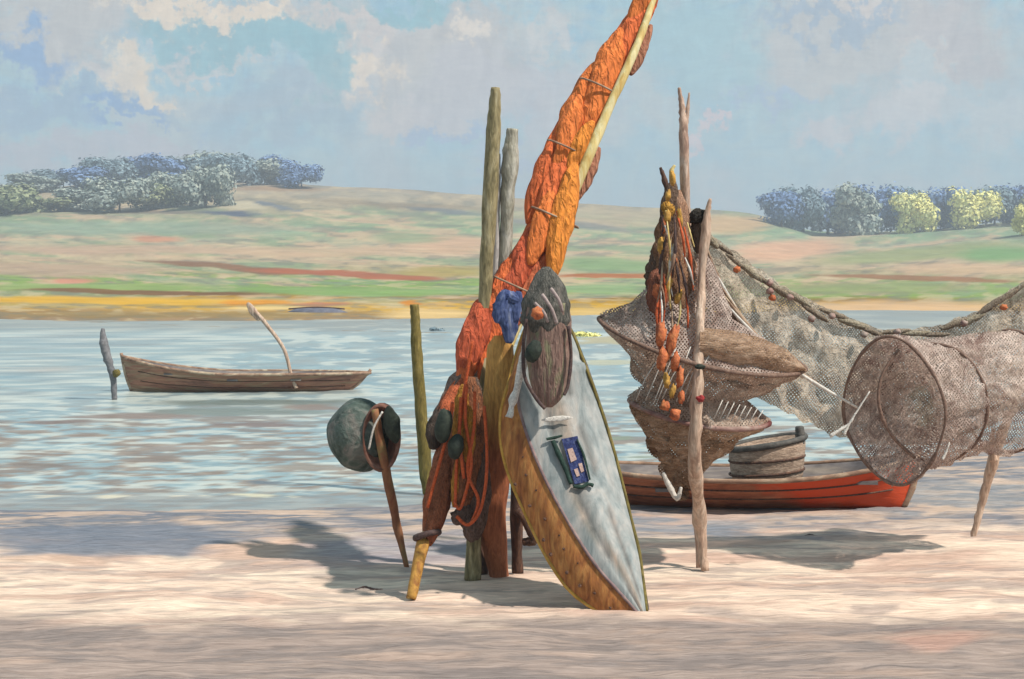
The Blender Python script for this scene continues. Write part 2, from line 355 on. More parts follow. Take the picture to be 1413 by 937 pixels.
st1 = fbm(X * 1.1 + Y * .25, Y * 7, 5); st2 = fbm(X * 2.0 - Y * .4 + 31, Y * 16, 4); st3 = fbm(X * .7 + 77, Y * 4, 4)
colr = blendp(colr, sm(.48, .6, st1) * .8, (242, 220, 198))
colr = blendp(colr, sm(.5, .62, st3) * .75, (200, 166, 150))
colr = blendp(colr, sm(.54, .64, st2) * .7, (178, 160, 152))
# darker mauve-grey foreground band
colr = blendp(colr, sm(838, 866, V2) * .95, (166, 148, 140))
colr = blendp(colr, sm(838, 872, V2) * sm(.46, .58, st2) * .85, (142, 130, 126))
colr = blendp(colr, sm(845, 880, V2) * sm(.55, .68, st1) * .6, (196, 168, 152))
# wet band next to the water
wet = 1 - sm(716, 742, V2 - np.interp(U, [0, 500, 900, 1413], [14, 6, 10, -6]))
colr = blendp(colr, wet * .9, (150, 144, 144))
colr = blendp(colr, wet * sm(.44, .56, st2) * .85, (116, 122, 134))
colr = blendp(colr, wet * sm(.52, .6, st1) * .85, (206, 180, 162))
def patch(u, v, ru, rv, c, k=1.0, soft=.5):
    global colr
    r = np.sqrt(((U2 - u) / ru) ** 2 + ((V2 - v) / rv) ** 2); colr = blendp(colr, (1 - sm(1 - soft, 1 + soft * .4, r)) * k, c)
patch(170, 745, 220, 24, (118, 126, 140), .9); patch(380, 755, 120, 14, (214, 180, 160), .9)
patch(60, 770, 80, 10, (210, 178, 158), .8); patch(560, 760, 150, 30, (140, 142, 156), .7)  # second patch: shadow of the sail cluster painted blue-grey into the sand
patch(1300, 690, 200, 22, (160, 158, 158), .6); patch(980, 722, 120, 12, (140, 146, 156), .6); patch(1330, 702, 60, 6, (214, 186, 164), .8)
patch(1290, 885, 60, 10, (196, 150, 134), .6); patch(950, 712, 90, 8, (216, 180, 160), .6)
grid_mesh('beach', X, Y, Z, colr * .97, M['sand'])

# --- far bank, fields and hills: one sheet running to the skyline
cpx = np.array([-1500, -600, 0, 250, 430, 650, 800, 900, 1000, 1050, 1120, 1250, 1413, 2000, 3000.])
rows = [
 ('s', [436, 438, 440, 449, 455, 460, 464, 466, 467, 468, 469, 470, 470, 470, 470]),
 (90,  [420, 422, 426, 430, 432, 434, 436, 437, 438, 439, 440, 440, 440, 440, 440]),
 (120, [402, 402, 404, 408, 410, 411, 412, 413, 414, 416, 418, 418, 418, 418, 418]),
 (170, [378, 378, 380, 382, 383, 384, 384, 386, 388, 390, 392, 392, 390, 390, 390]),
 (240, [344, 344, 345, 346, 346, 348, 350, 352, 358, 360, 364, 362, 352, 350, 350]),
 (340, [312, 312, 312, 310, 302, 308, 316, 322, 328, 332, 338, 334, 322, 316, 316]),
 (480, [262, 262, 264, 246, 254, 270, 281, 286, 293, 297, 322, 320, 306, 300, 300]),
]
pxs = np.linspace(-1500, 3000, 1100)
ys = [np.interp(pxs, cpx, np.array(r[1], float)) for r in rows]
ker = np.hanning(21); ker /= ker.sum()
ys = [np.convolve(np.pad(y, 10, 'edge'), ker, 'valid') for y in ys]
def dist_of_shore(yy): return np.array([GD(q, -.1) for q in yy])
ds = [dist_of_shore(ys[0])] + [np.full(len(pxs), float(r[0])) for r in rows[1:]]
def cat(p0, p1, p2, p3, t): return .5 * ((2 * p1) + (p2 - p0) * t + (2 * p0 - 5 * p1 + 4 * p2 - p3) * t * t + (3 * p1 - p0 - 3 * p2 + p3) * t ** 3)
DD = []; YY = []; nr = len(rows)
for i in range(nr - 1):
    for k in range(44):
        t = k / 44; a, b, c, d = ys[max(i - 1, 0)], ys[i], ys[i + 1], ys[min(i + 2, nr - 1)]
        DD.append(ds[i] * (1 - t) + ds[i + 1] * t); YY.append(cat(a, b, c, d, t))
DD.append(ds[-1]); YY.append(ys[-1])
DD = np.array(DD); YY = np.array(YY); PX = np.broadcast_to(pxs, DD.shape)
v = -(YY - 468.5) / F; dy = math.cos(TH) + v * math.sin(TH); dz = -math.sin(TH) + v * math.cos(TH)
FX = (PX - 706.5) / F * DD / dy; FZ = EYE + dz * DD / dy; FY = DD.copy()
FZ += (fbm(FX * .03, FY * .06, 4) - .5) * np.clip((FY - 80) * .012, 0, 3.0)
def far_z(x, y):
    """height of the far ground near (x,y)"""
    i = np.argmin((FX - x) ** 2 + (FY - y) ** 2); return float(FZ.ravel()[i])
# bring the land down past the skyline, and down under the water at the bank
bx = FX[-1] * 1.45; by = FY[-1] * 1.45
FXa = np.vstack([FX[0] * .9, FX, FX[-1] * 1.12, bx, bx * 2.2]); FYa = np.vstack([FY[0] * .9, FY, FY[-1] * 1.12, by, by * 2.2])
FZa = np.vstack([FZ[0] * 0 - 1.2, FZ, FZ[-1] - 3, FZ[-1] - 22, FZ[-1] * 0 - 5])
U, V = img_of(FXa, FYa, FZa); V[0] = V[1]; V[-3:] = V[-4]
V0 = V; V = V - np.interp(U, [-400, 0, 600, 900, 1413, 1800], [-26, -14, 18, 18, -18, -40]) * sm(250, 300, V) * (1 - sm(385, 420, V))
A = fbm(U / 60, V / 7, 5); B = fbm(U / 130 + 40, V / 9 + 7, 5); D = fbm(U / 26 + 9, V / 4.2, 4)
V = V0; V2 = V + (fbm(U / 90 + 5, V / 20, 4) - .5) * 9 - np.interp(U, [0, 700, 1413], [-4, 3, 8]); U2 = U + (D - .5) * 40
bands = [(225, (132, 138, 132)), (262, (176, 162, 144)), (285, (176, 162, 138)), (300, (162, 162, 134)), (315, (144, 166, 134)), (332, (168, 168, 144)),
         (346, (196, 178, 154)), (360, (190, 170, 146)), (374, (168, 158, 124)), (386, (140, 162, 100)), (402, (142, 164, 92)), (408, (146, 112, 54)),
         (415, (212, 168, 76)), (425, (214, 172, 90)), (433, (166, 136, 92)), (446, (160, 136, 112)), (470, (170, 146, 120))]
bv = np.array([b[0] for b in bands], float); bc = np.array([lin(b[1]) for b in bands])
colr = np.stack([np.interp(V2, bv, bc[:, i]) for i in range(3)], -1)
mid = sm(262, 300, V) * (1 - sm(400, 440, V))
colr = blendp(colr, sm(.52, .62, A) * .8 * mid, (206, 178, 152)); colr = blendp(colr, sm(.53, .64, B) * .75 * mid, (138, 158, 126))
colr = blendp(colr, sm(.56, .66, D) * .55, (126, 126, 116)); colr = blendp(colr, sm(.56, .66, 1 - D) * .5, (212, 194, 162))
def patch(u, v, ru, rv, c, k=1.0, soft=.5, tilt=0.0):
    global colr
    vv = V2 + np.interp(U, [0, 700, 1413], [-4, 3, 8]) - v - (U2 - u) * tilt
    r = np.sqrt(((U2 - u) / ru) ** 2 + (vv / rv) ** 2); colr = blendp(colr, (1 - sm(1 - soft, 1 + soft * .4, r)) * k, c)
patch(200, 315, 260, 12, (152, 166, 146), .8); patch(150, 345, 190, 8, (198, 168, 146), .8); patch(60, 372, 190, 11, (190, 164, 144), .8)
patch(430, 348, 180, 7, (204, 176, 150), .8, tilt=.02); patch(210, 332, 40, 5, (204, 150, 122), .9); patch(620, 338, 70, 16, (210, 176, 150), .9)
patch(610, 376, 70, 9, (180, 158, 96), .8); patch(330, 369, 150, 5, (140, 104, 78), .95, .3, .07); patch(480, 378, 150, 4.5, (172, 104, 76), .95, .3, .06); patch(560, 330, 60, 10, (146, 162, 130), .7)
patch(120, 397, 220, 6, (146, 166, 104), .9); patch(480, 402, 200, 8, (138, 166, 104), .9); patch(100, 387, 40, 5, (212, 150, 128), .9)
patch(200, 404, 190, 3.4, (124, 84, 48), .9, .3, .02); patch(120, 415, 260, 6, (222, 176, 84), .95); patch(350, 418, 60, 5, (224, 150, 60), .8); patch(370, 424, 60, 4, (232, 204, 150), .8)
patch(440, 420, 50, 3.6, (196, 130, 104), .8); patch(600, 434, 80, 9, (232, 200, 148), .95); patch(250, 434, 260, 5, (152, 132, 92), .6)
patch(565, 418, 18, 5, (222, 140, 50), .8); patch(320, 421, 300, 2, (96, 112, 92), .35)
patch(840, 300, 140, 14, (188, 172, 146), .7); patch(780, 310, 120, 5, (128, 130, 128), .8, tilt=.08); patch(560, 283, 130, 5, (144, 128, 108), .7, tilt=.04); patch(620, 292, 60, 4, (110, 116, 122), .8, tilt=.12)
patch(840, 365, 90, 12, (140, 164, 120), .9); patch(860, 382, 100, 3.2, (180, 112, 68), .95, .3); patch(830, 400, 70, 9, (150, 172, 128), .8); patch(820, 432, 60, 10, (222, 190, 132), .9)
patch(1010, 310, 60, 14, (204, 172, 134), .9); patch(1090, 345, 90, 14, (224, 180, 152), .9, tilt=-.08); patch(1270, 350, 170, 12, (156, 162, 120), .9, tilt=-.07); patch(1380, 352, 70, 12, (128, 164, 112), .9)
patch(1340, 372, 120, 8, (218, 186, 156), .7); patch(1260, 384, 150, 4, (152, 108, 76), .9, .3, .03); patch(1200, 398, 200, 10, (150, 156, 112), .8); patch(1240, 428, 170, 14, (226, 190, 154), .9)
patch(380, 262, 70, 4, (170, 140, 112), .8); patch(500, 270, 90, 7, (170, 162, 146), .6); patch(240, 292, 90, 3, (110, 104, 96), .7); patch(330, 284, 40, 6, (208, 196, 170), .95, .25, .06); patch(320, 294, 42, 4, (84, 90, 108), .95, .3, .05); patch(385, 286, 34, 3, (110, 118, 130), .8, .3, .2)
lum = colr.mean(-1, keepdims=True); colr = np.clip(lum + (colr - lum) * 1.2, .01, .85)
grid_mesh('hills', FXa, FYa, FZa, colr * ALB * .9, M['field'])

# --- river
gx = dens(-200, 200, -8, 13, .07, 40); gy = np.concatenate([np.arange(12.6, 24, .06), np.arange(24, 40, .14), np.arange(40, 110, .5)])
X, Y = np.meshgrid(gx, gy)
W = (fbm(X * 1.1 + Y * .35, Y * 2.6, 5) - .5) * .045 + (fbm(X * 3.2 - Y, Y * 6.5 + 8, 3) - .5) * .016
Z = -.10 + W * np.clip((Y - 12) / 3, .25, 1.1)
U, V = img_of(X, Y, Z)
colr = np.zeros(X.shape + (3,)) + np.array(lin((162, 186, 190)))
a1 = fbm(U / 110 + V / 60, V / 5.0, 5); a2 = fbm(U / 60 + 20, V / 4.0 + U / 160, 4); a3 = fbm(U / 200 + 3, V / 10, 4); a4 = fbm(U / 38 + 60, V / 3.2, 3)
colr = blendp(colr, sm(.45, .62, a3) * .6, (166, 180, 182)); colr = blendp(colr, sm(.54, .68, a1) * .6, (128, 160, 172))
low = sm(545, 600, V)
colr = blendp(colr, sm(.54, .62, a2) * (.2 + .75 * low), (166, 140, 118)); colr = blendp(colr, sm(.58, .66, a4) * (.15 + .65 * low), (140, 112, 92))
colr = blendp(colr, sm(.53, .62, 1 - a4) * .8, (226, 228, 216)); colr = blendp(colr, (1 - sm(450, 462, V)) * .5, (150, 140, 124))  # cream streaks are glints painted into the water colour
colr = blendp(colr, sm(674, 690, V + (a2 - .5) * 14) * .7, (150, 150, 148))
def patch(u, v, ru, rv, c, k=1.0, soft=.4, tilt=0.0):
    global colr
    vv = V + (a2 - .5) * 8 - v - (U - u) * tilt
    r = np.sqrt(((U + (a4 - .5) * 60 - u) / ru) ** 2 + (vv / rv) ** 2); colr = blendp(colr, (1 - sm(1 - soft, 1 + soft * .4, r)) * k, c)
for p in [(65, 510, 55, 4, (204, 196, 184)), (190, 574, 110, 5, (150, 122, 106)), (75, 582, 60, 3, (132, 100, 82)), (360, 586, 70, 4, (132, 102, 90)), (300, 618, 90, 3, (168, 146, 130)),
          (330, 568, 150, 6, (126, 132, 120)), (430, 645, 90, 5, (160, 142, 124)), (60, 642, 60, 3, (130, 108, 92)), (370, 667, 25, 3, (100, 110, 120)), (350, 556, 160, 6, (112, 118, 104)), (440, 562, 60, 3, (150, 120, 100)),  # grey-green dabs paint the rowing boat's reflection into the water colour
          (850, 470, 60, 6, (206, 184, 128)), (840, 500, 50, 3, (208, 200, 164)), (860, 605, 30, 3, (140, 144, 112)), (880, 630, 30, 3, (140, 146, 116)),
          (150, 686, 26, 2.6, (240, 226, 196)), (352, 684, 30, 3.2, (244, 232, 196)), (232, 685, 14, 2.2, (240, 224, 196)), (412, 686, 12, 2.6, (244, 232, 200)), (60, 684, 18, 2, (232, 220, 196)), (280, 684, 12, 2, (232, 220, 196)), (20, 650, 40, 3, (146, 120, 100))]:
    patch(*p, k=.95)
mw = mat('river_water', [(225, 230, 235), (255, 255, 255)], 1.2, (.3, 2.2, 1), rough=.28, bump=.6, attr=True, fine=.12, k=1.0, spec=.5, bdist=.03)
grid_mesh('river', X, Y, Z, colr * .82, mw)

# ------------------------------------------------------------ woods and bushes on the far side
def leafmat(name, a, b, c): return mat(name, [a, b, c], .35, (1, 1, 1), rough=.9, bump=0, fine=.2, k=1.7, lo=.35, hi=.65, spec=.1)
LM = [leafmat('blue_green_leaves', (74, 92, 100), (94, 112, 122), (124, 136, 140)), leafmat('grey_green_leaves', (92, 104, 102), (116, 124, 118), (144, 146, 134)),  # bluish, pale leaf tones have distance haze mixed into the colour
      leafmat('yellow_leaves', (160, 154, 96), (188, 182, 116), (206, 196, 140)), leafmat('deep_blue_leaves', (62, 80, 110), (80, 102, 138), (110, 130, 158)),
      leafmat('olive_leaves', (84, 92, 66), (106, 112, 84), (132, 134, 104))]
M['trunk'] = mat('bark', [(70, 62, 56), (96, 86, 76)], 3)
def crown_mesh(w, h, n, seed, leaf):
    r = random.Random(seed); vs = []; fs = []
    cl = [(r.uniform(-.33, .33) * w, r.uniform(-.3, .3) * w, h * r.uniform(.16, .78), r.uniform(.19, .31) * min(w, h * 1.1)) for _ in range(13)]
    for i in range(n):
        cx, cy, cz, cr = r.choice(cl); d = Vector((r.gauss(0, 1), r.gauss(0, 1), r.gauss(0, 1))).normalized() * cr * r.uniform(.5, 1.0) * (1.25 if r.random() < .12 else 1)
        p = Vector((cx, cy, cz)) + Vector((d.x * 1.15, d.y, d.z * .9)); p.z = max(p.z, h * .05)
        nr_ = (d.normalized() + Vector((r.uniform(-.6, .6), r.uniform(-.6, .6), r.uniform(-.3, .7)))).normalized()
        t = nr_.cross(Vector((r.uniform(-1, 1), r.uniform(-1, 1), r.uniform(-1, 1)))).normalized(); b = nr_.cross(t)
        s = leaf * r.uniform(.35, 1.15); k = len(vs)
        vs += [p - t * s - b * s * .6, p + t * s * .4 - b * s, p + t * s + b * s * .5, p - t * s * .3 + b * s * .9]; fs.append((k, k + 1, k + 2, k + 3))
    return vs, fs
CR = [crown_mesh(12, 10, 4200, s, .45) for s in range(5)]
def tree(px, base_y, d, hpx, wpx, ci, mi, label, group, name='tree', cat='tree'):
    b = P(px, base_y, d); h = S(hpx, d); w = S(wpx, d); b.z = far_z(b.x, b.y) - .3
    top = P(px, base_y - hpx, d).z; h = max(h * .5, top - b.z)
    t = thing(name, b, label, cat, group); vs, fs = CR[ci]
    mb = MB().add([Vector((v.x * w / 12, v.y * w / 12, v.z * h / 9.4)) + b for v in vs], fs); mb.build('crown', LM[mi], t, smooth=False)
    tb = MB(); tube(tb, [b, b + Vector((.1 * h * .1, 0, h * .3)), b + Vector((.02 * h, .1, h * .62))], [h * .035, h * .025, h * .01], 7)
    for q in range(3):
        a = q * 2.1 + ci; tube(tb, [b + Vector((0, 0, h * (.25 + .08 * q))), b + Vector((math.cos(a) * w * .2, math.sin(a) * w * .2, h * (.5 + .06 * q)))], [h * .016, h * .006], 5)
    tb.build('trunk', M['trunk'], t)
    return t
ORD = ['first', 'second', 'third', 'fourth', 'fifth', 'sixth', 'seventh', 'eighth', 'ninth', 'tenth', 'eleventh', 'twelfth', 'thirteenth', 'fourteenth', 'fifteenth', 'sixteenth']
TONE = ['blue-green', 'grey-green', 'yellow', 'deep blue', 'olive']
right = [(1078, 322, 58, 50, 3), (1108, 326, 68, 56, 0), (1142, 328, 70, 60, 3), (1176, 330, 72, 60, 1), (1210, 330, 72, 60, 3), (1240, 328, 70, 56, 0), (1262, 326, 60, 52, 2), (1290, 326, 70, 56, 3),
         (1318, 324, 62, 50, 2), (1345, 322, 58, 52, 2), (1372, 320, 62, 54, 0), (1402, 318, 62, 54, 3), (1440, 318, 70, 64, 4), (1480, 316, 60, 60, 1)]
for i, (px, by, h, w, m) in enumerate(right):
    tree(px, by, 440 + (i % 3) * 9, h, w * 1.25, i % 5, m, '%s broad tree in the hilltop wood at the right, %s from its left end' % (TONE[m], ORD[i]), 'trees of the right-hand wood')
left = [(6, 288, 30, 60, 1), (46, 284, 34, 62, 1), (88, 280, 36, 60, 0), (122, 272, 38, 60, 3), (156, 264, 38, 56, 0), (190, 262, 40, 56, 3), (222, 256, 36, 54, 3), (256, 254, 34, 56, 0), (290, 250, 32, 56, 1), (322, 250, 32, 54, 0),
        (354, 252, 30, 50, 1), (386, 254, 28, 46, 3), (416, 254, 20, 40, 3)]
for i, (px, by, h, w, m) in enumerate(left):
    tree(px, by + 6, 455 + (i % 3) * 7, h + 9 + (i * 5 % 7), w * 1.35, (i + 2) % 5, m, '%s tree on the left-hand hilltop, %s from the picture\'s left' % (TONE[m], ORD[i]), 'trees on the left-hand hilltop')
lb = [(10, 298, 40, 70, 4), (62, 302, 26, 60, 4), (112, 300, 34, 60, 1), (165, 300, 48, 60, 1), (205, 296, 38, 60, 4), (245, 282, 40, 50, 1), (283, 272, 42, 50, 1)]
for i, (px, by, h, w, m) in enumerate(lb):
    tree(px, by, 385 + (i % 3) * 6, h * 1.12, w * 1.45, (i + 1) % 5, m, '%s bush on the slope below the left-hand wood, %s from the left' % (TONE[m], ORD[i]), 'bushes below the left-hand wood', 'bush', 'bush')
for px, by, d, h, w, m, lab in [(603, 461, 62, 9, 26, 0, 'small dark green bush at the water line beside the olive mooring post'), (808, 472, 56, 14, 50, 2, 'low pale yellow-green bush on the far water line right of the basket'),
                                (1410, 345, 330, 60, 34, 2, 'yellow-green bush standing alone at the right edge below the wood')]:
    tree(px, by, d, h, w, 3, m, lab, None, 'bush', 'bush')
# upturned punt on the far bank
def upturned(px, py, d, wpx, hpx, m, label):
    b = P(px, py, d); b.z = far_z(b.x, b.y) - .05; w = S(wpx, d) / 2; h = S(hpx, d); vs = []; fs = []; n = 16; k_ = 9
    for i in range(n + 1):
        t = -1 + 2 * i / n; be = .9 * max(.05, (1 - abs(t) ** 2.6)) ; hh = h * max(.1, (1 - abs(t) ** 4))
        for k in range(k_ + 1):
            a = math.pi * k / k_; vs.append(b + Vector((t * w, -math.cos(a) * be, math.sin(a) ** .7 * hh)))
    for i in range(n):
        for k in range(k_): q = i * (k_ + 1) + k; fs.append((q, q + 1, q + k_ + 2, q + k_ + 1))
    t = thing('upturned_boat', b, label, 'boat'); MB().add(vs, fs).build('hull', m, t)
    kb = MB(); tube(kb, [b + Vector((-w * .9, 0, h * .8)), b + Vector((0, 0, h + .04)), b + Vector((w * .9, 0, h * .8))], .05, 6); kb.build('keel', M['darkwood'], t)
upturned(437, 429, 92, 86, 7, mat('slate_tar', [(88, 90, 106), (112, 112, 124)], 1), 'slate grey upturned boat on the far bank beyond the rowing boat')

# ------------------------------------------------------------ boats
def boat(t, A, B, zk, zs0, zs1, zmid, beam, m_out, m_in, rakeL, rakeR, thw, n=40, tipcol=None, tw=.2, gun=.03):
    """open boat from end A to end B (ground points); zs0/zs1 sheer heights at the ends, zmid amidships"""
    A = Vector(A); B = Vector(B); ax = B - A; Ln = ax.length; ux = ax.normalized(); uy = Vector((-ux.y, ux.x, 0)); K = 9
    def sheer(s): return zmid + (zs0 - zmid) * max(0, 1 - s * 2) ** 2 + (zs1 - zmid) * max(0, s * 2 - 1) ** 2
    def wid(s): return beam / 2 * max(.012, (1 - abs(2 * s - 1) ** 2.5)) ** .8
    def pt(s, q, side, inn=0.0):
        z = zk + (sheer(s) - zk) * q - 0.0; w = (wid(s) - inn) * (q ** .45 * (.9 + .1 * q)) if q > 0 else 0
        w = max(w, 0.0); e = max(0, 1 - s * 5) * rakeL * (1 - q) - max(0, 1 - (1 - s) * 5) * rakeR * (1 - q)
        p = A + ux * (s * Ln + e) + uy * w * side; p.z = z + (inn * .9 if q < 1 else 0) + .02 * max(0, abs(2 * s - 1)) ** 3 * (1 - q)
        return p
    qs = [0, .06, .16, .3, .46, .62, .78, .9, 1.0]
    def shell(inn):
        vs = []; fs = []
        for i in range(n + 1):
            s = i / n
            row = [pt(s, q, -1, inn) for q in qs[::-1]] + [pt(s, q, 1, inn) for q in qs[1:]]
            # lapped strakes
            vs += row
        m_ = 2 * len(qs) - 1
        for i in range(n):
            for k in range(m_ - 1):
                a = i * m_ + k; fs.append((a, a + m_, a + m_ + 1, a + 1) if not inn else (a, a + 1, a + m_ + 1, a + m_))
        return vs, fs
    mb = MB(); mb.add(*shell(0)); h = mb.build('hull', m_out, t)
    mb = MB(); mb.add(*shell(.025)); mb.build('inner_planking', m_in, t)
    mb = MB()
    for sd in (-1, 1):
        tube(mb, [pt(i / 16, 1, sd) + Vector((0, 0, .005)) for i in range(17)], gun, 6, sub=2, flat=.8)
    mb.build('gunwale', M['gunwale'], t)
    mb = MB()
    for sd in (-1, 1):
        for q in (.45, .72): tube(mb, [pt(i / 16, q, sd) + uy * sd * .004 for i in range(1, 16)], .009, 5, sub=2)
    mb.build('rubbing_strake', M['darkwood'], t)
    for nm, s in (('stem_post', 0), ('stem_post', 1)):
        mb = MB(); p1 = pt(s, 1, 0); p0 = pt(s, 0, 0); tube(mb, [p0 + Vector((0, 0, .02)), (p0 + p1) / 2 + ux * (s - .5) * .04, p1 + Vector((0, 0, .07))], [.03, .034, .03], 7, .1)
        mb.build(nm, M['gunwale'] if tipcol is None else tipcol, t)
    for s in thw:
        mb = MB(); c = A + ux * (s * Ln); w = wid(s) * .93; z = sheer(s) - .09
        q = [c - ux * tw / 2 - uy * w, c + ux * tw / 2 - uy * w, c + ux * tw / 2 + uy * w, c - ux * tw / 2 + uy * w]
        for p in q: p.z = z
        box8(mb, q + [p - Vector((0, 0, .03)) for p in q]); mb.build('thwart', m_in, t, False)
    return sheer, ux, uy

# rowing boat on the river
d = 27.4
A = P(168, 540, d); B = P(512, 540, d + .5)
for p in (A, B): p.z = 0
t = thing('rowing_boat', Vector(((A.x + B.x) / 2, d, -.1)), 'weathered brown open rowing boat lying on the river, an oar raised in it', 'boat')
boat(t, A, B, -.22, P(168, 492, d).z, P(512, 517, d).z, P(340, 516, d).z, 1.25, M['hullrow'], M['hullin'], .22, .55, (.2, .45, .7))
mb = MB(); pA = P(402, 518, d - .1); pB = P(345, 424, d - .1)
oar = thing('oar', pA, 'pale wooden oar slanting up out of the rowing boat on the river', 'oar')
tube(mb, [pA - Vector((-.1, 0, .25)), pA, P(392, 482, d - .1), P(368, 448, d - .1), P(352, 430, d - .1)], [.035, .036, .036, .04, .045], 8, .08); mb.build('shaft', M['palewood'], oar)
mb = MB(); lobe(mb, P(358, 442, d - .1), P(341, 418, d - .1), .15, flat=.35, amp=.03, sharp=.5); mb.build('blade', M['palewood'], oar)
# grey stake in the river
mb = MB(); tube(mb, [P(158, 552, 25.4), P(156, 520, 25.4), P(148, 492, 25.4), P(143, 470, 25.4), P(142, 453, 25.4)], [.05, .06, .085, .07, .03], 9, .15)
setp(mb.build('stake', mat('slate_wood', [(104, 104, 108), (130, 126, 128)], 5), None), 'slate grey stake leaning in the river left of the rowing boat', 'stake', 'stakes in the shore and river')
mb = MB(); blob(mb, P(161, 515, 25.3), (.07, .06, .07), amp=.15); setp(mb.build('float', M['ochpost'], None), 'tiny ochre float on the slate grey stake beside the rowing boat', 'float')

# beached red boat
d = 12.75
A = P(770, 690, d + .1); B = P(1266, 690, d - .1); A.z = B.z = 0
t = thing('beached_boat', Vector(((A.x + B.x) / 2, d, 0)), 'beached rowing boat, brown hull with a bright red bow, behind the hanging nets', 'boat')
mred = mat('red_and_tar_hull', [(116, 74, 58), (158, 98, 70), (180, 120, 90)], 3, (.5, 1, 3), bump=.5, fine=.25)
nt = mred.node_tree; bs = nt.nodes['Principled BSDF']; src = bs.inputs['Base Color'].links[0].from_socket
tcn = nt.nodes.new('ShaderNodeTexCoord'); sp = nt.nodes.new('ShaderNodeSeparateXYZ'); nt.links.new(tcn.outputs['Object'], sp.inputs[0])
nz = nt.nodes.new('ShaderNodeTexNoise'); nz.inputs['Scale'].default_value = 2.2; nz.inputs['Detail'].default_value = 5; nt.links.new(tcn.outputs['Object'], nz.inputs['Vector'])
m1 = nt.nodes.new('ShaderNodeMath'); m1.operation = 'MULTIPLY_ADD'; m1.inputs[1].default_value = 1.5; nt.links.new(nz.outputs[0], m1.inputs[0]); nt.links.new(sp.outputs['X'], m1.inputs[2])
m1b = nt.nodes.new('ShaderNodeMath'); m1b.operation = 'MULTIPLY_ADD'; m1b.inputs[1].default_value = 2.2; nt.links.new(sp.outputs['Z'], m1b.inputs[0]); nt.links.new(m1.outputs[0], m1b.inputs[2])
mr = nt.nodes.new('ShaderNodeMapRange'); mr.inputs[1].default_value = 1.35; mr.inputs[2].default_value = 1.75; nt.links.new(m1b.outputs[0], mr.inputs[0])
mx = nt.nodes.new('ShaderNodeMix'); mx.data_type = 'RGBA'; nt.links.new(mr.outputs[0], mx.inputs[0]); nt.links.new(src, mx.inputs[6]); mx.inputs[7].default_value = (*al((206, 78, 42)), 1)
nt.links.new(mx.outputs[2], bs.inputs['Base Color'])
boat(t, A, B, -.04, P(770, 640, d).z, P(1266, 628, d).z, P(1000, 654, d).z, 1.05, mred, M['hullin'], .2, .12, (.3, .84), gun=.022)
# tub standing in the beached boat
c = P(1058, 652, 12.7)
t = thing('fish_tub', c, 'pinkish brown fish tub with a dark rim standing in the beached boat', 'tub')
mb = MB(); zb = P(0, 652, 12.7).z - .1; rings = [(zb, 46), (zb + .1, 50), (P(0, 622, 12.7).z, 53), (P(0, 610, 12.7).z, 52)]
vs = []; fs = []; n = 28
for z, r in rings + [(rings[-1][0], 47), (zb + .06, 43)]:
    for k in range(n): a = 2 * math.pi * k / n; vs.append(Vector((c.x + math.cos(a) * S(r, 12.7), c.y + math.sin(a) * S(r, 12.7) * .8, z + (.06 * math.cos(a) if z > zb + .2 else 0))))
for i in range(5):
    for k in range(n): k2 = (k + 1) % n; fs.append((i * n + k, i * n + k2, (i + 1) * n + k2, (i + 1) * n + k))
fs.append(tuple(range(n))[::-1]); fs.append(tuple(5 * n + k for k in range(n))); mb.add(vs, fs); mb.build('tub_wall', M['basket'], t)
mb = MB(); tube(mb, [(c.x + math.cos(a) * S(52, 12.7), c.y + math.sin(a) * S(52, 12.7) * .8, rings[3][0] + .06 * math.cos(a)) for a in [2 * math.pi * k / 24 for k in range(25)]], .028, 7, sub=2, wob=.1); mb.build('rim', M['tarp'], t)
mb = MB(); tube(mb, [P(1104, 612, 12.6), P(1104, 600, 12.6), P(1103, 588, 12.6)], [.04, .045, .035], 9, .1); mb.build('handle', M['tarp'], t)
mb = MB(); mb2 = [P(1010, 640, 12.55)]
for k, q in enumerate((.3, .62)):
    zz = rings[0][0] * (1 - q) + rings[3][0] * q
    tube(mb, [(c.x + math.cos(a) * S(50.5 + q * 2, 12.7), c.y + math.sin(a) * S(50.5 + q * 2, 12.7) * .8, zz + .03 * math.cos(a)) for a in [2 * math.pi * j / 24 for j in range(25)]], .012, 6, sub=2)
mb.build('hoop_band', M['darkwood'], t)
# ------------------------------------------------------------ posts at the left and centre
def post(name, pts, rad, m, label, group='stakes in the shore and river', wob=.12, seg=12, cat='stake'):
    mb = MB(); tube(mb, pts, rad, seg, wob, sub=8); o = mb.build(name, m); setp(o, label, cat, group); return o
dp = 14.0
post('stake', [P(590, 684, dp), P(588, 660, dp), P(583, 590, dp), P(577, 510, dp), P(574, 460, dp), P(572, 420, dp)], [.04, .06, .062, .055, .052, .042], M['ochpost'], 'olive ochre mooring stake in the shallows between the round float and the furled sail')
D1 = 9.55
post('stake', [G(652, 800), P(658, 640, D1 - .05), P(668, 440, D1), P(675, 290, D1), P(681, 180, D1), P(684, 121, D1)], [.055, .05, .046, .05, .05, .03], M['olive'], 'tall olive stake, tallest of the posts behind the furled sail')
post('stake', [P(680, 782, D1 + .25), P(686, 560, D1 + .2), P(694, 400, D1 + .15), P(700, 290, D1 + .1), P(704, 215, D1 + .1), P(707, 178, D1 + .1)], [.05, .048, .045, .048, .055, .035], M['greypost'], 'grey topped stake, second tallest of the posts behind the furled sail')
post('stake', [P(668, 786, D1 + .22), P(676, 560, D1 + .2), P(684, 380, D1 + .12), P(686, 290, D1 + .1), P(688, 212, D1 + .1)], [.026, .026, .024, .022, .014], mat('white_stake', [(176, 168, 164), (200, 194, 190)], 8, (2, 2, .5)), 'thin whitish stake standing between the olive and the grey topped stakes', wob=.2, seg=8)
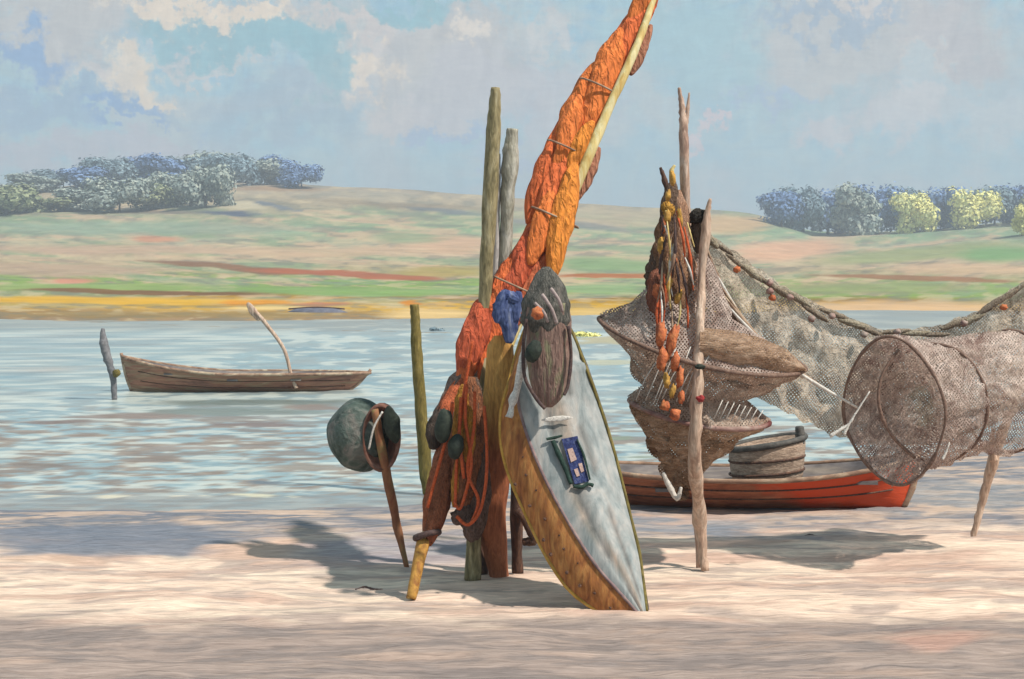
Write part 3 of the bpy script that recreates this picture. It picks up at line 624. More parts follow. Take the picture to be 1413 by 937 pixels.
# upright plank with stained foot
pl = MB(); n = 26; vs = []; fs = []
ctr = [(690, 463, 14), (691, 475, 34), (690, 520, 44), (688, 580, 48), (680, 640, 50), (676, 700, 44), (682, 750, 36), (690, 800, 26)]
cy = [c_[1] for c_ in ctr]; DPl = 9.3
for i in range(n):
    y = 463 + (800 - 463) * i / (n - 1); x = np.interp(y, cy, [c_[0] for c_ in ctr]); w = np.interp(y, cy, [c_[2] for c_ in ctr]) / 2
    dd = DPl + .29 * i / (n - 1)
    for (fx, fd) in ((-1, 0), (-.5, -.035), (.1, -.05), (.7, -.035), (1, 0), (.8, .09), (0, .11), (-.8, .09)):
        q = P(x + fx * w + 2.5 * mn.noise(Vector((fx * 2, y * .02, 3))), y, dd + fd + .02 * mn.noise(Vector((fx * 3, y * .03, 9)))); vs.append(q)
for i in range(n - 1):
    for k in range(8): k2 = (k + 1) % 8; fs.append((i * 8 + k, i * 8 + k2, (i + 1) * 8 + k2, (i + 1) * 8 + k))
fs.append(tuple(range(8))); fs.append(tuple((n - 1) * 8 + k for k in range(8))[::-1])
pl.add(vs, fs)
for i in range(n):
    y = 463 + (800 - 463) * i / (n - 1); k = min(1, max(0, (y - 560) / 70)); ca = al((204, 160, 92), 1); cb = al((160, 98, 68), 1)
    for j in range(8): pl.c[i * 8 + j] = tuple(ca[q] * (1 - k) + cb[q] * k for q in range(3))
o = pl.build('wooden_post', M['plank']); setp(o, 'broad ochre post with a red-brown foot, behind the blue rag', 'post')
# short stake with bracket
t = thing('short_stake', G(714, 792), 'short dark stake with a hooked bracket beside the grey hull\'s lower edge', 'stake')
mb = MB(); tube(mb, [G(714, 790), P(713, 740, 9.7), P(712, 660, 9.7)], [.04, .042, .04], 9, .12); mb.build('shaft', M['darkwood'], t)
mb = MB(); tube(mb, [P(714, 705, 9.66), P(724, 716, 9.6), P(732, 732, 9.58), P(736, 745, 9.58), P(722, 748, 9.6)], [.03, .032, .03, .035, .025], 8, .15); mb.build('bracket', M['darkwood'], t)
mb = MB(); tube(mb, [G(667, 792), P(664, 755, 9.75), P(662, 720, 9.75)], [.03, .035, .03], 8, .2); setp(mb.build('stake_stub', M['darkwood']), 'stub of a red-brown stake at the foot of the broad ochre post', 'stake')

# ------------------------------------------------------------ spar with furled sail
def sd_(y): return 9.0 + (825 - y) / 825 * 1.15            # depth along the leaning spar
def Q(x, y, o=0.0): return P(x, y, sd_(y) + o)
base = G(567, 826)
t = thing('furled_sail', base, 'orange and red sail furled round a long pale spar leaning on the stakes', 'sail')
mb = MB(); tube(mb, [base, Q(585, 745), Q(640, 625, .0), Q(700, 480, .1), Q(763, 330, .05), Q(800, 245, -.06), Q(840, 150, -.07), Q(880, 60, -.06), Q(912, -30, 0), Q(930, -70, 0)], [.026, .03, .034, .036, .038, .036, .034, .028, .022, .016], 10, .08)
mb.build('spar', M['spar'], t)
mb = MB(); tube(mb, [base, base.lerp(Q(585, 745), .5), Q(585, 745)], [.034, .038, .04], 10, .1); mb.build('spar_foot', mat('ochre_foot', [(140, 92, 48), (184, 138, 66), (150, 104, 60)], 8), t)
O1 = al((232, 128, 66), 1.1); O2 = al((242, 146, 62), 1.05); R1 = al((222, 114, 66), 1.1); R2 = al((206, 112, 76), 1.05); BR = al((178, 124, 100), 1); RD = al((204, 98, 66), 1)
mb = MB()
core = [(908, -45, 14), (888, 10, 17), (856, 62, 20), (830, 120, 25), (800, 190, 28), (768, 262, 31), (748, 322, 27), (716, 385, 25), (684, 440, 25), (655, 500, 17), (636, 560, 12)]
tube(mb, [Q(x, y, .06) for x, y, r in core], [S(r * .88, sd_(y)) for x, y, r in core], 26, .16, R1, flat=.7, sub=8, freq=2)
for x0, y0, x1, y1, w, c, o in [
    (920, -60, 868, 40, 34, O1, .0), (900, -10, 832, 120, 38, R1, .02), (860, 40, 806, 190, 50, O1, .0), (826, 84, 772, 206, 44, O1, .03),
    (802, 132, 768, 240, 36, O1, -.04), (816, 166, 784, 236, 30, O2, -.06), (792, 150, 730, 310, 50, R1, .03), (786, 200, 738, 345, 46, R1, -.02),
    (792, 224, 760, 384, 40, O2, -.08), (764, 260, 730, 366, 36, O1, -.07), (828, 204, 792, 280, 24, BR, .05), (898, 34, 870, 104, 20, BR, .03),
    (748, 306, 690, 430, 44, RD, -.01), (722, 340, 672, 440, 38, R1, .0), (694, 380, 658, 470, 36, RD, .02), (760, 340, 708, 450, 30, R2, -.02), (672, 410, 634, 520, 46, RD, .0), (660, 450, 630, 560, 30, R1, .0)]:
    lobe(mb, Q(x0, y0, o), Q(x1, y1, o), S(w * .9, sd_(y0)), c, flat=.7, twist=.7, amp=.07, folds=4, sharp=.55)
mb.build('sail_cloth', M['sail'], t)
mb = MB(); BN = al((164, 98, 70), 1); BG = al((144, 122, 114), 1)
for x0, y0, x1, y1, w, c, o in [(640, 560, 588, 752, 40, BN, .0), (628, 600, 592, 740, 30, al((150, 92, 66)), -.05), (652, 500, 600, 620, 46, BG, .03), (640, 520, 600, 600, 26, R2, -.02), (612, 560, 596, 620, 26, al((88, 76, 70)), -.03)]:
    lobe(mb, Q(x0, y0, o), Q(x1, y1, o), S(w, sd_(y0)), c, flat=.75, twist=.8, amp=.14, sharp=.5)
mb.build('lower_sail_wrap', M['mass'], t)
def ringpts(c, rx, ry, tilt=0.0, dep=.0, n=20, a0=0, a1=360):
    out_ = []
    for k in range(n + 1):
        a = R(a0 + (a1 - a0) * k / n); x = rx * math.cos(a); y = ry * math.sin(a)
        out_.append(P(c[0] + x * math.cos(tilt) - y * math.sin(tilt), c[1] + x * math.sin(tilt) + y * math.cos(tilt), c[2] + dep * math.cos(a) + (.08 * math.sin(a) if dep == 0 else 0)))
    return out_
mb = MB(); cc = Q(590, 738); tube(mb, [cc + Vector((math.cos(a) * .075, math.sin(a) * .075, -.02 * math.sin(a) + .02 * math.cos(a))) for a in [2 * math.pi * k / 20 for k in range(21)]], .022, 8, .15, sub=2)
mb.build('binding_ring', M['rope_d'], t)
for y in (120, 205, 300, 395):
    mb = MB()
    cx = np.interp(y, [0, 120, 205, 300, 395], [898, 826, 782, 766, 712]); w = np.interp(y, [120, 205, 300, 395], [26, 26, 32, 30]); cc = Q(cx, y)
    ww = S(w, sd_(y)); tube(mb, [cc + Vector((math.cos(a) * ww, math.sin(a) * ww * .85, -.45 * math.cos(a) * ww)) for a in [2 * math.pi * k / 20 for k in range(21)]], .007, 6, sub=2)
    mb.build('lashing', M['gunwale'], t)

# tangled net with ropes and floats hanging below the sail
t = thing('tangled_net', P(648, 735, 9.12), 'brown tangled net with orange ropes hanging between the sail and the broad post', 'net')
mb = MB(); GL = al((206, 150, 66)); DK = al((118, 98, 92)); BB = al((156, 104, 76))
for x0, y0, x1, y1, w, c, o in [(652, 520, 640, 700, 46, BB, 0), (664, 600, 656, 745, 34, DK, .03), (646, 640, 628, 700, 26, BB, -.03), (640, 690, 652, 748, 22, DK, 0), (640, 530, 634, 640, 24, GL, -.06), (648, 560, 646, 640, 18, GL, -.08),
                               (632, 630, 626, 700, 12, GL, -.06), (660, 600, 654, 700, 26, BB, .02), (640, 700, 628, 724, 22, DK, -.02), (656, 520, 650, 600, 26, al((118, 100, 92)), .0)]:
    lobe(mb, P(x0, y0, 9.15 + o), P(x1, y1, 9.15 + o), S(w, 9.15), c, amp=.2, sharp=.5)
mb.build('net_mass', M['mass'], t)
for pts in [[(652, 470), (642, 530), (634, 590), (630, 640), (628, 700)], [(644, 530), (642, 580), (650, 640), (636, 700), (626, 690)], [(668, 560), (672, 640), (664, 700), (646, 724), (630, 712)], [(624, 555), (620, 590), (606, 640), (590, 700)],
            [(655, 540), (654, 590), (645, 650), (660, 690), (650, 722)], [(636, 548), (634, 600), (640, 660)]]:
    mb = MB(); tube(mb, [P(x, y, 9.0 + .02 * i) for i, (x, y) in enumerate(pts)], .011, 7, .1); mb.build('rope', M['rope_o'], t)
for x, y, rx, rz, rot in [(629, 616, 11, 18, .2), (612, 588, 12, 24, .15)]:
    mb = MB(); blob(mb, P(x, y, 8.98), (S(rx, 9), .05, S(rz, 9)), amp=.06, rot=rot); mb.build('float', M['black'], t)

# blue rag
mb = MB()
for x0, y0, x1, y1, w in [(700, 400, 686, 446, 24), (708, 408, 702, 474, 22), (694, 412, 704, 458, 24), (716, 402, 708, 446, 18), (690, 404, 716, 416, 18)]:
    lobe(mb, P(x0, y0, 9.22), P(x1, y1, 9.2), S(w, 9.2), flat=.5, amp=.24, sharp=.4, twist=.5)
setp(mb.build('rag', M['blue']), 'blue rag hanging over the head of the broad ochre post', 'rag')

# ------------------------------------------------------------ grey hull standing on its bow
# stations from the bow in the sand (0) to the head (1): px,py of brown outer edge, chine, right edge
stn = [((884, 858), (889, 857), (893, 848)), ((826, 851), (862, 824), (889, 812)), ((784, 818), (828, 790), (884, 768)), ((748, 762), (796, 742), (872, 720)), ((722, 704), (768, 694), (860, 672)),
       ((700, 654), (742, 640), (848, 622)), ((688, 612), (722, 590), (834, 578)), ((690, 566), (712, 548), (820, 538)), ((704, 520), (720, 506), (806, 500)), ((716, 474), (728, 464), (792, 462)), ((730, 440), (736, 436), (776, 436))]
NS = 44; tt = np.linspace(0, len(stn) - 1, NS); ar = np.array(stn, float)
ar = np.stack([np.interp(tt, range(len(stn)), np.convolve(np.pad(ar[:, i, j], 1, 'edge'), [.12, .76, .12], 'valid')) for i in range(3) for j in range(2)], -1)
def hd(y): return 8.45 + (856 - y) / 420 * .62
t = thing('propped_hull', G(889, 857), 'grey painted boat hull with an ochre side, standing bow down against the stakes', 'boat')
def section(i):
    a = ar[i]; s = i / (NS - 1); k = math.sin(math.pi * min(1, s * 1.2 + .02)) ** .6 if s < .8 else .75
    dA = hd(a[1]) + .14 * k; dB = hd(a[3]); dC = hd(a[5]) + .12 * k
    return P(a[0], a[1], dA), P(a[2], a[3], dB), P(a[4], a[5], dC), k
side = MB(); vs = []; fs = []; m_ = 7
for i in range(NS):
    Ap, Bp, Cp, k = section(i)
    for j in range(m_): vs.append(Ap.lerp(Bp, j / (m_ - 1)) + Vector((-.4, -1, 0)).normalized() * .03 * k * math.sin(math.pi * j / (m_ - 1)))
for i in range(NS - 1):
    for j in range(m_ - 1): q = i * m_ + j; fs.append((q, q + 1, q + m_ + 1, q + m_))
side.add(vs, fs); ob = side.build('side_planking', M['strake'], t)
bt = MB(); vs = []; fs = []; m_ = 13; bcs = []
for i in range(NS):
    Ap, Bp, Cp, k = section(i)
    for j in range(m_):
        f = j / (m_ - 1); seam = -.012 if j in (4, 8) else 0; g_ = math.exp(-((f - .38 - .1 * math.sin(i * .3)) / .1) ** 2) * (1 if i < 30 else 0) * .8; bc_ = tuple(1 * (1 - g_) + q_ * g_ for q_ in (.95, .68, .52)); bcs.append((.55, .5, .48) if j in (4, 8) and mn.noise(Vector((i * .2, j, 0))) > -.1 else bc_)
        vs.append(Bp.lerp(Cp, f) + Vector((.1, -1, .1)).normalized() * (.07 * k * math.sin(math.pi * f) + seam))
for i in range(NS - 1):
    for j in range(m_ - 1): q = i * m_ + j; fs.append((q, q + 1, q + m_ + 1, q + m_))
bt.add(vs, fs); bt.c = bcs; bt.build('bottom_planking', M['greyhull'], t)
bk = MB(); vs = []; fs = []; m_ = 5
for i in range(NS):
    Ap, Bp, Cp, k = section(i); E = Cp + Vector((.02, .26 * k, 0)); D2 = Ap + Vector((.0, .12 * k, 0))
    vs += [Cp, E, (E + D2) / 2 + Vector((0, -.06 * k, 0)), D2, Ap]
for i in range(NS - 1):
    for j in range(m_ - 1): q = i * m_ + j; fs.append((q, q + 1, q + m_ + 1, q + m_))
bk.add(vs, fs); i = NS - 1; Ap, Bp, Cp, k = section(i); bk.add([Ap, Bp, Cp, Cp + Vector((.02, .26 * k, 0)), Ap + Vector((0, .12 * k, 0))], [(0, 1, 2, 3, 4)])
bk.build('far_side', M['hullin'], t)
mb = MB(); tube(mb, [section(i)[2] for i in range(0, NS, 3)] + [section(NS - 1)[2]], .012, 7, .1, sub=2); mb.build('right_edge_moulding', M['ochpost'], t)
mb = MB(); tube(mb, [section(i)[1] + Vector((0, -.004, 0)) for i in range(0, NS, 3)] + [section(NS - 1)[1]], .010, 7, .1, sub=2); mb.build('chine_moulding', mat('mauve_trim', [(120, 96, 98), (148, 124, 120)], 6), t)
mb = MB(); tube(mb, [section(i)[0] for i in range(0, NS, 3)] + [section(NS - 1)[0]], .011, 7, .1, sub=2); mb.build('left_edge_moulding', mat('gold_trim', [(176, 132, 50), (196, 152, 76)], 6), t)
for x, y in [(711, 668), (726, 655), (731, 698), (752, 716), (740, 676), (750, 745), (772, 738), (782, 790), (797, 776), (760, 765), (820, 818), (800, 808), (722, 630), (842, 838), (778, 757)]:
    mb = MB(); blob(mb, P(x, y, hd(y) + .045), (.011, .03, .010), amp=.2, seg=8, ring=6); mb.build('nail_head', M['darkwood'], t, False)
# plate with dark green brackets
def HB(x, y, o=.0): return P(x, y, hd(y) - .03 + .0002 * (x - 760) + o)
pt_ = MB(); q = [HB(775, 606), HB(797, 602), HB(813, 664), HB(793, 668)]; box8(pt_, q + [p + Vector((0, .05, 0)) for p in q]); plate = pt_.build('hull_plate', mat('navy_paint', [(26, 34, 72), (40, 52, 104), (84, 92, 124)], 26, bump=.4), t, False)
mb = MB(); q = [HB(783, 620, -.006), HB(790, 618, -.006), HB(796, 634, -.006), HB(788, 638, -.006)]; box8(mb, q + [p + Vector((0, .008, 0)) for p in q])
q = [HB(792, 648, -.006), HB(797, 646, -.006), HB(800, 656, -.006), HB(796, 658, -.006)]; box8(mb, q + [p + Vector((0, .008, 0)) for p in q])
q = [HB(798, 640, -.006), HB(803, 639, -.006), HB(806, 650, -.006), HB(802, 652, -.006)]; box8(mb, q + [p + Vector((0, .008, 0)) for p in q]); mb.build('mark', M['platemark'], plate, False)
mb = MB(); tube(mb, [HB(754, 606, -.01), HB(765, 604, -.01), HB(776, 601, -.01)], [.008, .01, .006], 7, .1); tube(mb, [HB(763, 608, -.01), HB(770, 625, -.01), HB(780, 646, -.01), HB(788, 668, -.01)], [.014, .017, .015, .012], 8, .12)
tube(mb, [HB(796, 606, -.01), HB(806, 630, -.01), HB(814, 662, -.01)], [.005, .008, .006], 7, .1)
tube(mb, [HB(791, 671, -.01), HB(803, 672, -.01), HB(811, 668, -.01), HB(819, 670, -.01)], [.012, .013, .01, .013], 8, .12); mb.build('bracket', M['greentrim'], plate)
mb = MB(); lobe(mb, HB(747, 580, -.02), HB(790, 576, -.02), .035, flat=.3, amp=.05); mb.build('paint_chip', M['rope_w'], t)
# white rope down the hull
mb = MB(); tube(mb, [P(728, 462, 8.86), P(722, 500, 8.84), P(712, 540, 8.82), P(702, 576, 8.8)], [.02, .03, .028, .02], 8, .3)
setp(mb.build('rope', M['rope_w']), 'thick whitish rope running down between the broad post and the grey hull', 'rope')

# ------------------------------------------------------------ dark hooded basket hung in front of the hull head
t = thing('eel_basket', P(755, 562, 8.75), 'long mauve brown net basket under a dark grey hood hanging before the grey hull', 'basket')
mb = MB(); DB = 8.72
def prof(mb, rows, dd, m, name, fd=.6, fold=.06):
    vs = []; fs = []; sg = 30; n = 34; yy = [r[0] for r in rows]
    for i in range(n):
        y = yy[0] + (yy[-1] - yy[0]) * i / (n - 1); x0 = np.interp(y, yy, [r[1] for r in rows]); x1 = np.interp(y, yy, [r[2] for r in rows])
        c = (x0 + x1) / 2; w = (x1 - x0) / 2; cz = P(c, y, dd)
        for k in range(sg):
            a = 2 * math.pi * k / sg; r = 1 + fold * math.sin(a * 7 + i * .18) + .1 * mn.noise(Vector((math.cos(a) * 1.5, math.sin(a) * 1.5, i * .15)))
            vs.append(cz + Vector((math.cos(a) * S(w, dd) * r, math.sin(a) * S(w, dd) * fd * r, 0)))
    for i in range(n - 1):
        for k in range(sg): k2 = (k + 1) % sg; fs.append((i * sg + k, (i + 1) * sg + k, (i + 1) * sg + k2, i * sg + k2))
    fs.append(tuple(range(sg))); fs.append(tuple((n - 1) * sg + k for k in range(sg))[::-1]); mb.add(vs, fs); return mb.build(name, m, t)
prof(mb, [(418, 724, 786), (440, 724, 788), (480, 726, 786), (520, 730, 783), (545, 738, 778), (556, 746, 770), (562, 753, 762)], DB, M['bagbody'], 'basket_body')
mb = MB(); prof(mb, [(368, 750, 758), (378, 740, 768), (395, 730, 778), (420, 722, 785), (442, 720, 786), (456, 726, 778), (462, 738, 770)], DB - .015, M['hood'], 'hood', fold=.1)
mb = MB(); tube(mb, [P(726, 440, 8.62), P(722, 480, 8.62), P(724, 520, 8.6), P(740, 550, 8.6), P(752, 564, 8.6)], .011, 7, .15); tube(mb, [P(784, 450, 8.64), P(788, 490, 8.66), P(784, 530, 8.64), P(778, 545, 8.62)], .012, 7, .15); mb.build('cord', M['rope_d'], t)
mb = MB(); blob(mb, P(736, 485, 8.55), (S(11, 8.6), .045, S(16, 8.6)), amp=.08, rot=.35); mb.build('float', M['black'], t)
mb = MB(); blob(mb, P(742, 432, 8.52), (S(9, 8.6), .03, S(9, 8.6)), amp=.12); mb.build('float', M['cork'], t)
for x0, y0, x1, y1 in [(738, 418, 756, 444), (748, 406, 768, 446), (760, 398, 776, 430)]:
    mb = MB(); tube(mb, [P(x0, y0, 8.53), P((x0 + x1) / 2 + 3, (y0 + y1) / 2, 8.51), P(x1, y1, 8.54)], .010, 6, .1); mb.build('strap', mat('mauve_strap', [(150, 132, 130), (170, 154, 150)], 9), t)

# ------------------------------------------------------------ round float on a stick
t = thing('float_marker', G(561, 784), 'round dark green float with a brown hollow side, on a leaning red-brown stick', 'float')
db = 9.95
mb = MB(); tube(mb, [G(562, 785), P(548, 725, db), P(532, 645, db - .05), P(517, 565, db - .1)], [.016, .03, .034, .024], 9, .12); mb.build('stick', mat('red_brown_stick', [(120, 66, 46), (140, 96, 66), (132, 120, 76)], 4, (1, 1, .6)), t)
mb = MB(); blob(mb, P(497, 600, db + .14), (S(46, db), S(42, db), S(52, db)), amp=.04, seg=34, ring=22); mb.build('float_body', mat('dark_green_wicker', [(50, 64, 58), (80, 92, 86), (122, 118, 112)], 4.5, (1, 1, 1), bump=.8, bdist=.02, fine=.25), t)
cc = P(526, 604, db - .05); mb = MB(); vs = []; fs = []; n = 26
for j, (rr, dd) in enumerate([(1.0, .10), (1.02, .0), (.93, -.03), (.8, .02), (.5, .10), (.02, .13)]):
    for k in range(n): a = 2 * math.pi * k / n; vs.append(cc + Vector((math.cos(a) * S(26, db) * rr, dd, math.sin(a) * S(47, db) * rr)))
for j in range(5):
    for k in range(n): k2 = (k + 1) % n; fs.append((j * n + k, j * n + k2, (j + 1) * n + k2, (j + 1) * n + k))
mb.add(vs, fs); mb.build('hollow_side', mat('brown_leather', [(98, 62, 52), (124, 84, 70), (140, 104, 90)], 6), t)
mb = MB(); lobe(mb, P(536, 560, db - .14), P(546, 612, db - .1), .12, flat=.35, amp=.05); mb.build('green_patch', M['black'], t)
mb = MB(); tube(mb, [P(528, 568, db - .17), P(516, 590, db - .17), P(509, 620, db - .15)], .007, 6, .1); mb.build('cord', M['rope_w'], t)

# ------------------------------------------------------------ right-hand stakes
dR = 9.95
post('stake', [P(966, 786, dR + .02), P(958, 600, dR + .06), P(951, 440, dR + .06), P(946, 300, dR + .05), P(944, 200, dR), P(941, 150, dR), P(937, 121, dR)], [.03, .036, .036, .034, .034, .024, .010], M['pinkwood'], 'tall pinkish stake with a forked tip above the hanging nets', wob=.2)
post('stake', [G(973, 788), P(966, 720, dR - .12), P(959, 620, dR - .5), P(964, 500, dR - .5), P(968, 400, dR - .3), P(974, 310, dR - .25), P(980, 274, dR - .25)], [.022, .044, .046, .036, .028, .03, .008], M['palewood'], 'pale crooked stake standing in the sand in front of the hanging nets', wob=.22)
mb = MB(); tube(mb, [P(946, 175, dR), P(949, 150, dR), P(951, 128, dR)], [.016, .013, .006], 7, .2); setp(mb.build('twig', M['pinkwood']), 'thin pink twig forking beside the tip of the tall pinkish stake', 'twig')
for pts, m, lab in [([(928, 330), (922, 270), (916, 245), (911, 231)], 'darkwood', 'dark twig poking up left of the cork-hung net head'), ([(930, 300), (930, 262), (926, 240), (931, 228)], 'spar', 'yellow twig poking up over the cork-hung net head')]:
    mb = MB(); tube(mb, [P(x, y, 9.9) for x, y in pts], [.02, .022, .018, .008], 7, .25); setp(mb.build('twig', M[m]), lab, 'twig')
post('stake', [G(1341, 746), P(1356, 690, 10.95), P(1372, 628, 10.85), P(1393, 570, 10.75), P(1411, 518, 10.7), P(1440, 430, 10.6), P(1478, 322, 10.5)], [.018, .034, .042, .034, .03, .03, .024], M['palewood'], 'pinkish stake leaning right at the edge of the picture, carrying the net', wob=.2)
mb = MB(); tube(mb, [P(1372, 636, 10.8), P(1368, 612, 10.78), P(1371, 592, 10.76)], [.03, .024, .008], 7, .2); setp(mb.build('twig', M['palewood']), 'short snag on the pinkish stake leaning at the right edge', 'twig')

# ------------------------------------------------------------ cork-hung net bundle on the right stakes
t = thing('net_bundle', P(925, 600, 9.75), 'bundled net head hung with orange and yellow corks on the tall pinkish stake', 'net')
mb = MB(); TA = al((166, 128, 102)); T2 = al((124, 104, 92)); GO = al((214, 164, 76)); OR = al((206, 112, 72)); SA = al((188, 150, 128))
for x0, y0, x1, y1, w, c, o in [(930, 250, 920, 340, 28, T2, 0), (925, 290, 912, 400, 36, TA, .02), (936, 262, 938, 380, 30, SA, 0), (916, 330, 900, 410, 32, T2, .03), (934, 340, 930, 450, 44, TA, .0), (950, 350, 948, 440, 34, SA, .03),
        (912, 370, 908, 445, 36, al((170, 110, 90)), -.02), (932, 440, 928, 600, 52, TA, .05), (910, 440, 914, 540, 40, al((120, 104, 98)), .06), (955, 440, 948, 590, 40, SA, .06), (962, 290, 965, 350, 22, T2, .04), (918, 278, 926, 300, 18, GO, -.04), (956, 290, 968, 306, 26, al((60, 56, 52)), 0)]:
    lobe(mb, P(x0, y0, 9.75 + o), P(x1, y1, 9.75 + o), S(w, 9.75), c, amp=.22, sharp=.5)
mb.build('net_mass', M['mass'], t)
rs = random.Random(21)
for k in range(26):
    x = 928 + rs.uniform(-20, 26); y = rs.uniform(285, 420); l = rs.uniform(30, 90); bd = rs.uniform(-16, 16)
    mb = MB(); tube(mb, [P(x, y, 9.6 + rs.uniform(-.05, .05)), P(x + bd * .5 + rs.uniform(-5, 5), y + l * .5, 9.55 + rs.uniform(-.05, .06)), P(x + bd, y + l, 9.6)], [.004, rs.uniform(.006, .013), .003], 6, .3)
    mb.build('strand', [M['rope_o'], M['gunwale'], M['spar'], M['rope_d'], M['rope_w']][k % 5], t)
rr = random.Random(3); yel = mat('yellow_cork', [(160, 120, 60), (204, 156, 72)], 12)
for x, y, rx, rz, k in [(928, 246, 5, 12, 1), (922, 270, 5, 9, 1), (921, 300, 6, 12, 1), (912, 338, 6, 14, 1), (916, 312, 4, 12, 0), (938, 300, 4, 16, 1), (928, 358, 6, 10, 0), (922, 392, 7, 14, 1), (906, 402, 7, 13, 0), (924, 376, 4, 14, 0), (936, 410, 5, 12, 1), (912, 462, 9, 20, 0), (928, 470, 9, 24, 0), (914, 494, 9, 18, 0), (932, 498, 7, 16, 0),
                     (920, 525, 6, 12, 1), (938, 520, 6, 16, 0), (928, 540, 5, 12, 1), (940, 548, 6, 10, 0), (918, 560, 8, 8, 0), (932, 572, 9, 9, 0)]:
    mb = MB(); blob(mb, P(x, y, 9.6 if y < 440 else 9.35), (S(rx * .8, 9.6), .03, S(rz * .85, 9.6)), amp=.28, rot=rr.uniform(-.15, .3), seg=12, ring=8); mb.build('cork_float', M['cork'] if k == 0 else yel, t)

# ------------------------------------------------------------ fyke net: stacked hoops and sleeve
t = thing('fyke_net', P(935, 690, 9.8), 'hanging fish trap net with two flat brown hoops and a pointed tail', 'net')
dN = 9.85
def ringloop(L_, R_, up, dn, dep, n=44, point=.72):
    """hoop between screen tips L_ and R_, back edge `up` px above and front edge `dn` px below the chord"""
    out_ = []
    for k in range(n):
        a = 2 * math.pi * k / n; cx = (L_[0] + R_[0]) / 2 + (R_[0] - L_[0]) / 2 * math.cos(a); cy = (L_[1] + R_[1]) / 2 + (R_[1] - L_[1]) / 2 * math.cos(a)
        s = math.sin(a); s2 = abs(s) ** (1 / point) * (1 if s > 0 else -1)
        out_.append(P(cx, cy + (-up * s2 if s > 0 else -dn * s2), dN + dep * s2))
    return out_
H1 = ringloop((826, 440), (1112, 510), 28, 30, .42); H2 = ringloop((868, 552), (1062, 584), 20, 20, .28)
for i, (H, m, r_) in enumerate(((H1, 'hoop', .015), (H2, 'maroon', .017))):
    mb = MB(); tube(mb, H + [H[0]], r_, 7, .2, sub=2, caps=False); mb.build('hoop', M[m], t)
def sleeve(rings, m, name, rip=.02, sub=6):
    vs = []; fs = []; n = len(rings[0]); rows_ = []
    for i in range(len(rings) - 1):
        for s_ in range(sub):
            f = s_ / sub; rows_.append([a.lerp(b, f) for a, b in zip(rings[i], rings[i + 1])])
    rows_.append(rings[-1])
    for i, rw in enumerate(rows_):
        c = sum(rw, Vector()) / n
        for k, p in enumerate(rw):
            dv = (p - c); q = rip * (mn.noise(Vector((k * .9, i * .25, 3))) + .5 * math.sin(k * 1.9)) * (0 if (i % sub == 0) else 1)
            vs.append(p + dv.normalized() * q if dv.length > 1e-4 else p)
    for i in range(len(rows_) - 1):
        for k in range(n): k2 = (k + 1) % n; fs.append((i * n + k, i * n + k2, (i + 1) * n + k2, (i + 1) * n + k))
    return MB().add(vs, fs).build(name, m, t)
W1 = ringloop((868, 490), (1080, 528), 16, 16, .3); W2 = ringloop((886, 532), (1030, 552), 12, 12, .22); W3 = ringloop((890, 600), (1020, 604), 12, 12, .2); W4 = ringloop((912, 636), (985, 636), 8, 8, .1); W5 = ringloop((926, 668), (950, 668), 3, 3, .04); W6 = ringloop((936, 690), (940, 690), 1, 1, .01)
sleeve([H1, W1, W2, H2], M['net'], 'upper_sleeve', .06); sleeve([H2, W3, W4, W5, W6], M['netbrown'], 'tail_sleeve', .06)
C1 = ringloop((870, 418), (1010, 440), 12, 14, .22); C0 = ringloop((950, 350), (975, 350), 3, 3, .04)
sleeve([C0, C1, H1], M['netthin'], 'neck_sleeve', .05)
# brown belly of the upper hoop, right half
mb = MB(); vs = []; fs = []; n = 30; topc = [(966, 452), (1010, 456), (1050, 466), (1086, 482), (1112, 508)]; botc = [(966, 500), (1010, 506), (1050, 512), (1086, 520), (1112, 512)]
for i in range(n):
    f = i / (n - 1) * 4; x0 = np.interp(f, range(5), [c_[0] for c_ in topc]); y0 = np.interp(f, range(5), [c_[1] for c_ in topc]); y1 = np.interp(f, range(5), [c_[1] for c_ in botc])
    for j in range(12):
        g = j / 11; vs.append(P(x0, y0 + (y1 - y0) * g, dN - .33 * math.sin(math.pi * min(.98, i / (n - 1) * .5 + .5)) - .10 * math.sin(math.pi * g) + .02 * mn.noise(Vector((i * .4, j * .5, 0)))))
for i in range(n - 1):
    for j in range(11): q = i * 12 + j; fs.append((q, q + 12, q + 13, q + 1))
mb.add(vs, fs); mb.build('net_pocket', M['netbrown'], t)
mb = MB(); tube(mb, [P(915, 652, 9.7), P(922, 668, 9.7), P(934, 688, 9.7), P(940, 672, 9.7)], [.012, .02, .018, .01], 7, .2); mb.build('tail_cord', M['rope_w'], t)
rr = random.Random(8); mb = MB()
for k in range(9):
    x = 880 + k * 9 + rr.uniform(-4, 4); tube(mb, [P(x + 30, 490 + rr.uniform(-12, 8), 9.46), P(x + 14, 520, 9.44), P(x, 556 + rr.uniform(-6, 4), 9.46)], .0035, 4, 0, sub=2)
for k in range(8):
    x = 985 + k * 8; tube(mb, [P(x + 12, 552 + k * 2, 9.5), P(x, 578 + k, 9.5)], .0035, 4, 0, sub=2)
mb.build('lacing', M['rope_w'], t)
mb = MB(); blob(mb, P(966, 550, 9.38), (.03, .02, .024), amp=.2); mb.build('knot', mat('red_knot', [(140, 40, 44), (160, 60, 56)], 8), t)
mb = MB(); blob(mb, P(966, 506, 9.38), (.035, .02, .018), amp=.2); mb.build('knot', M['black'], t)

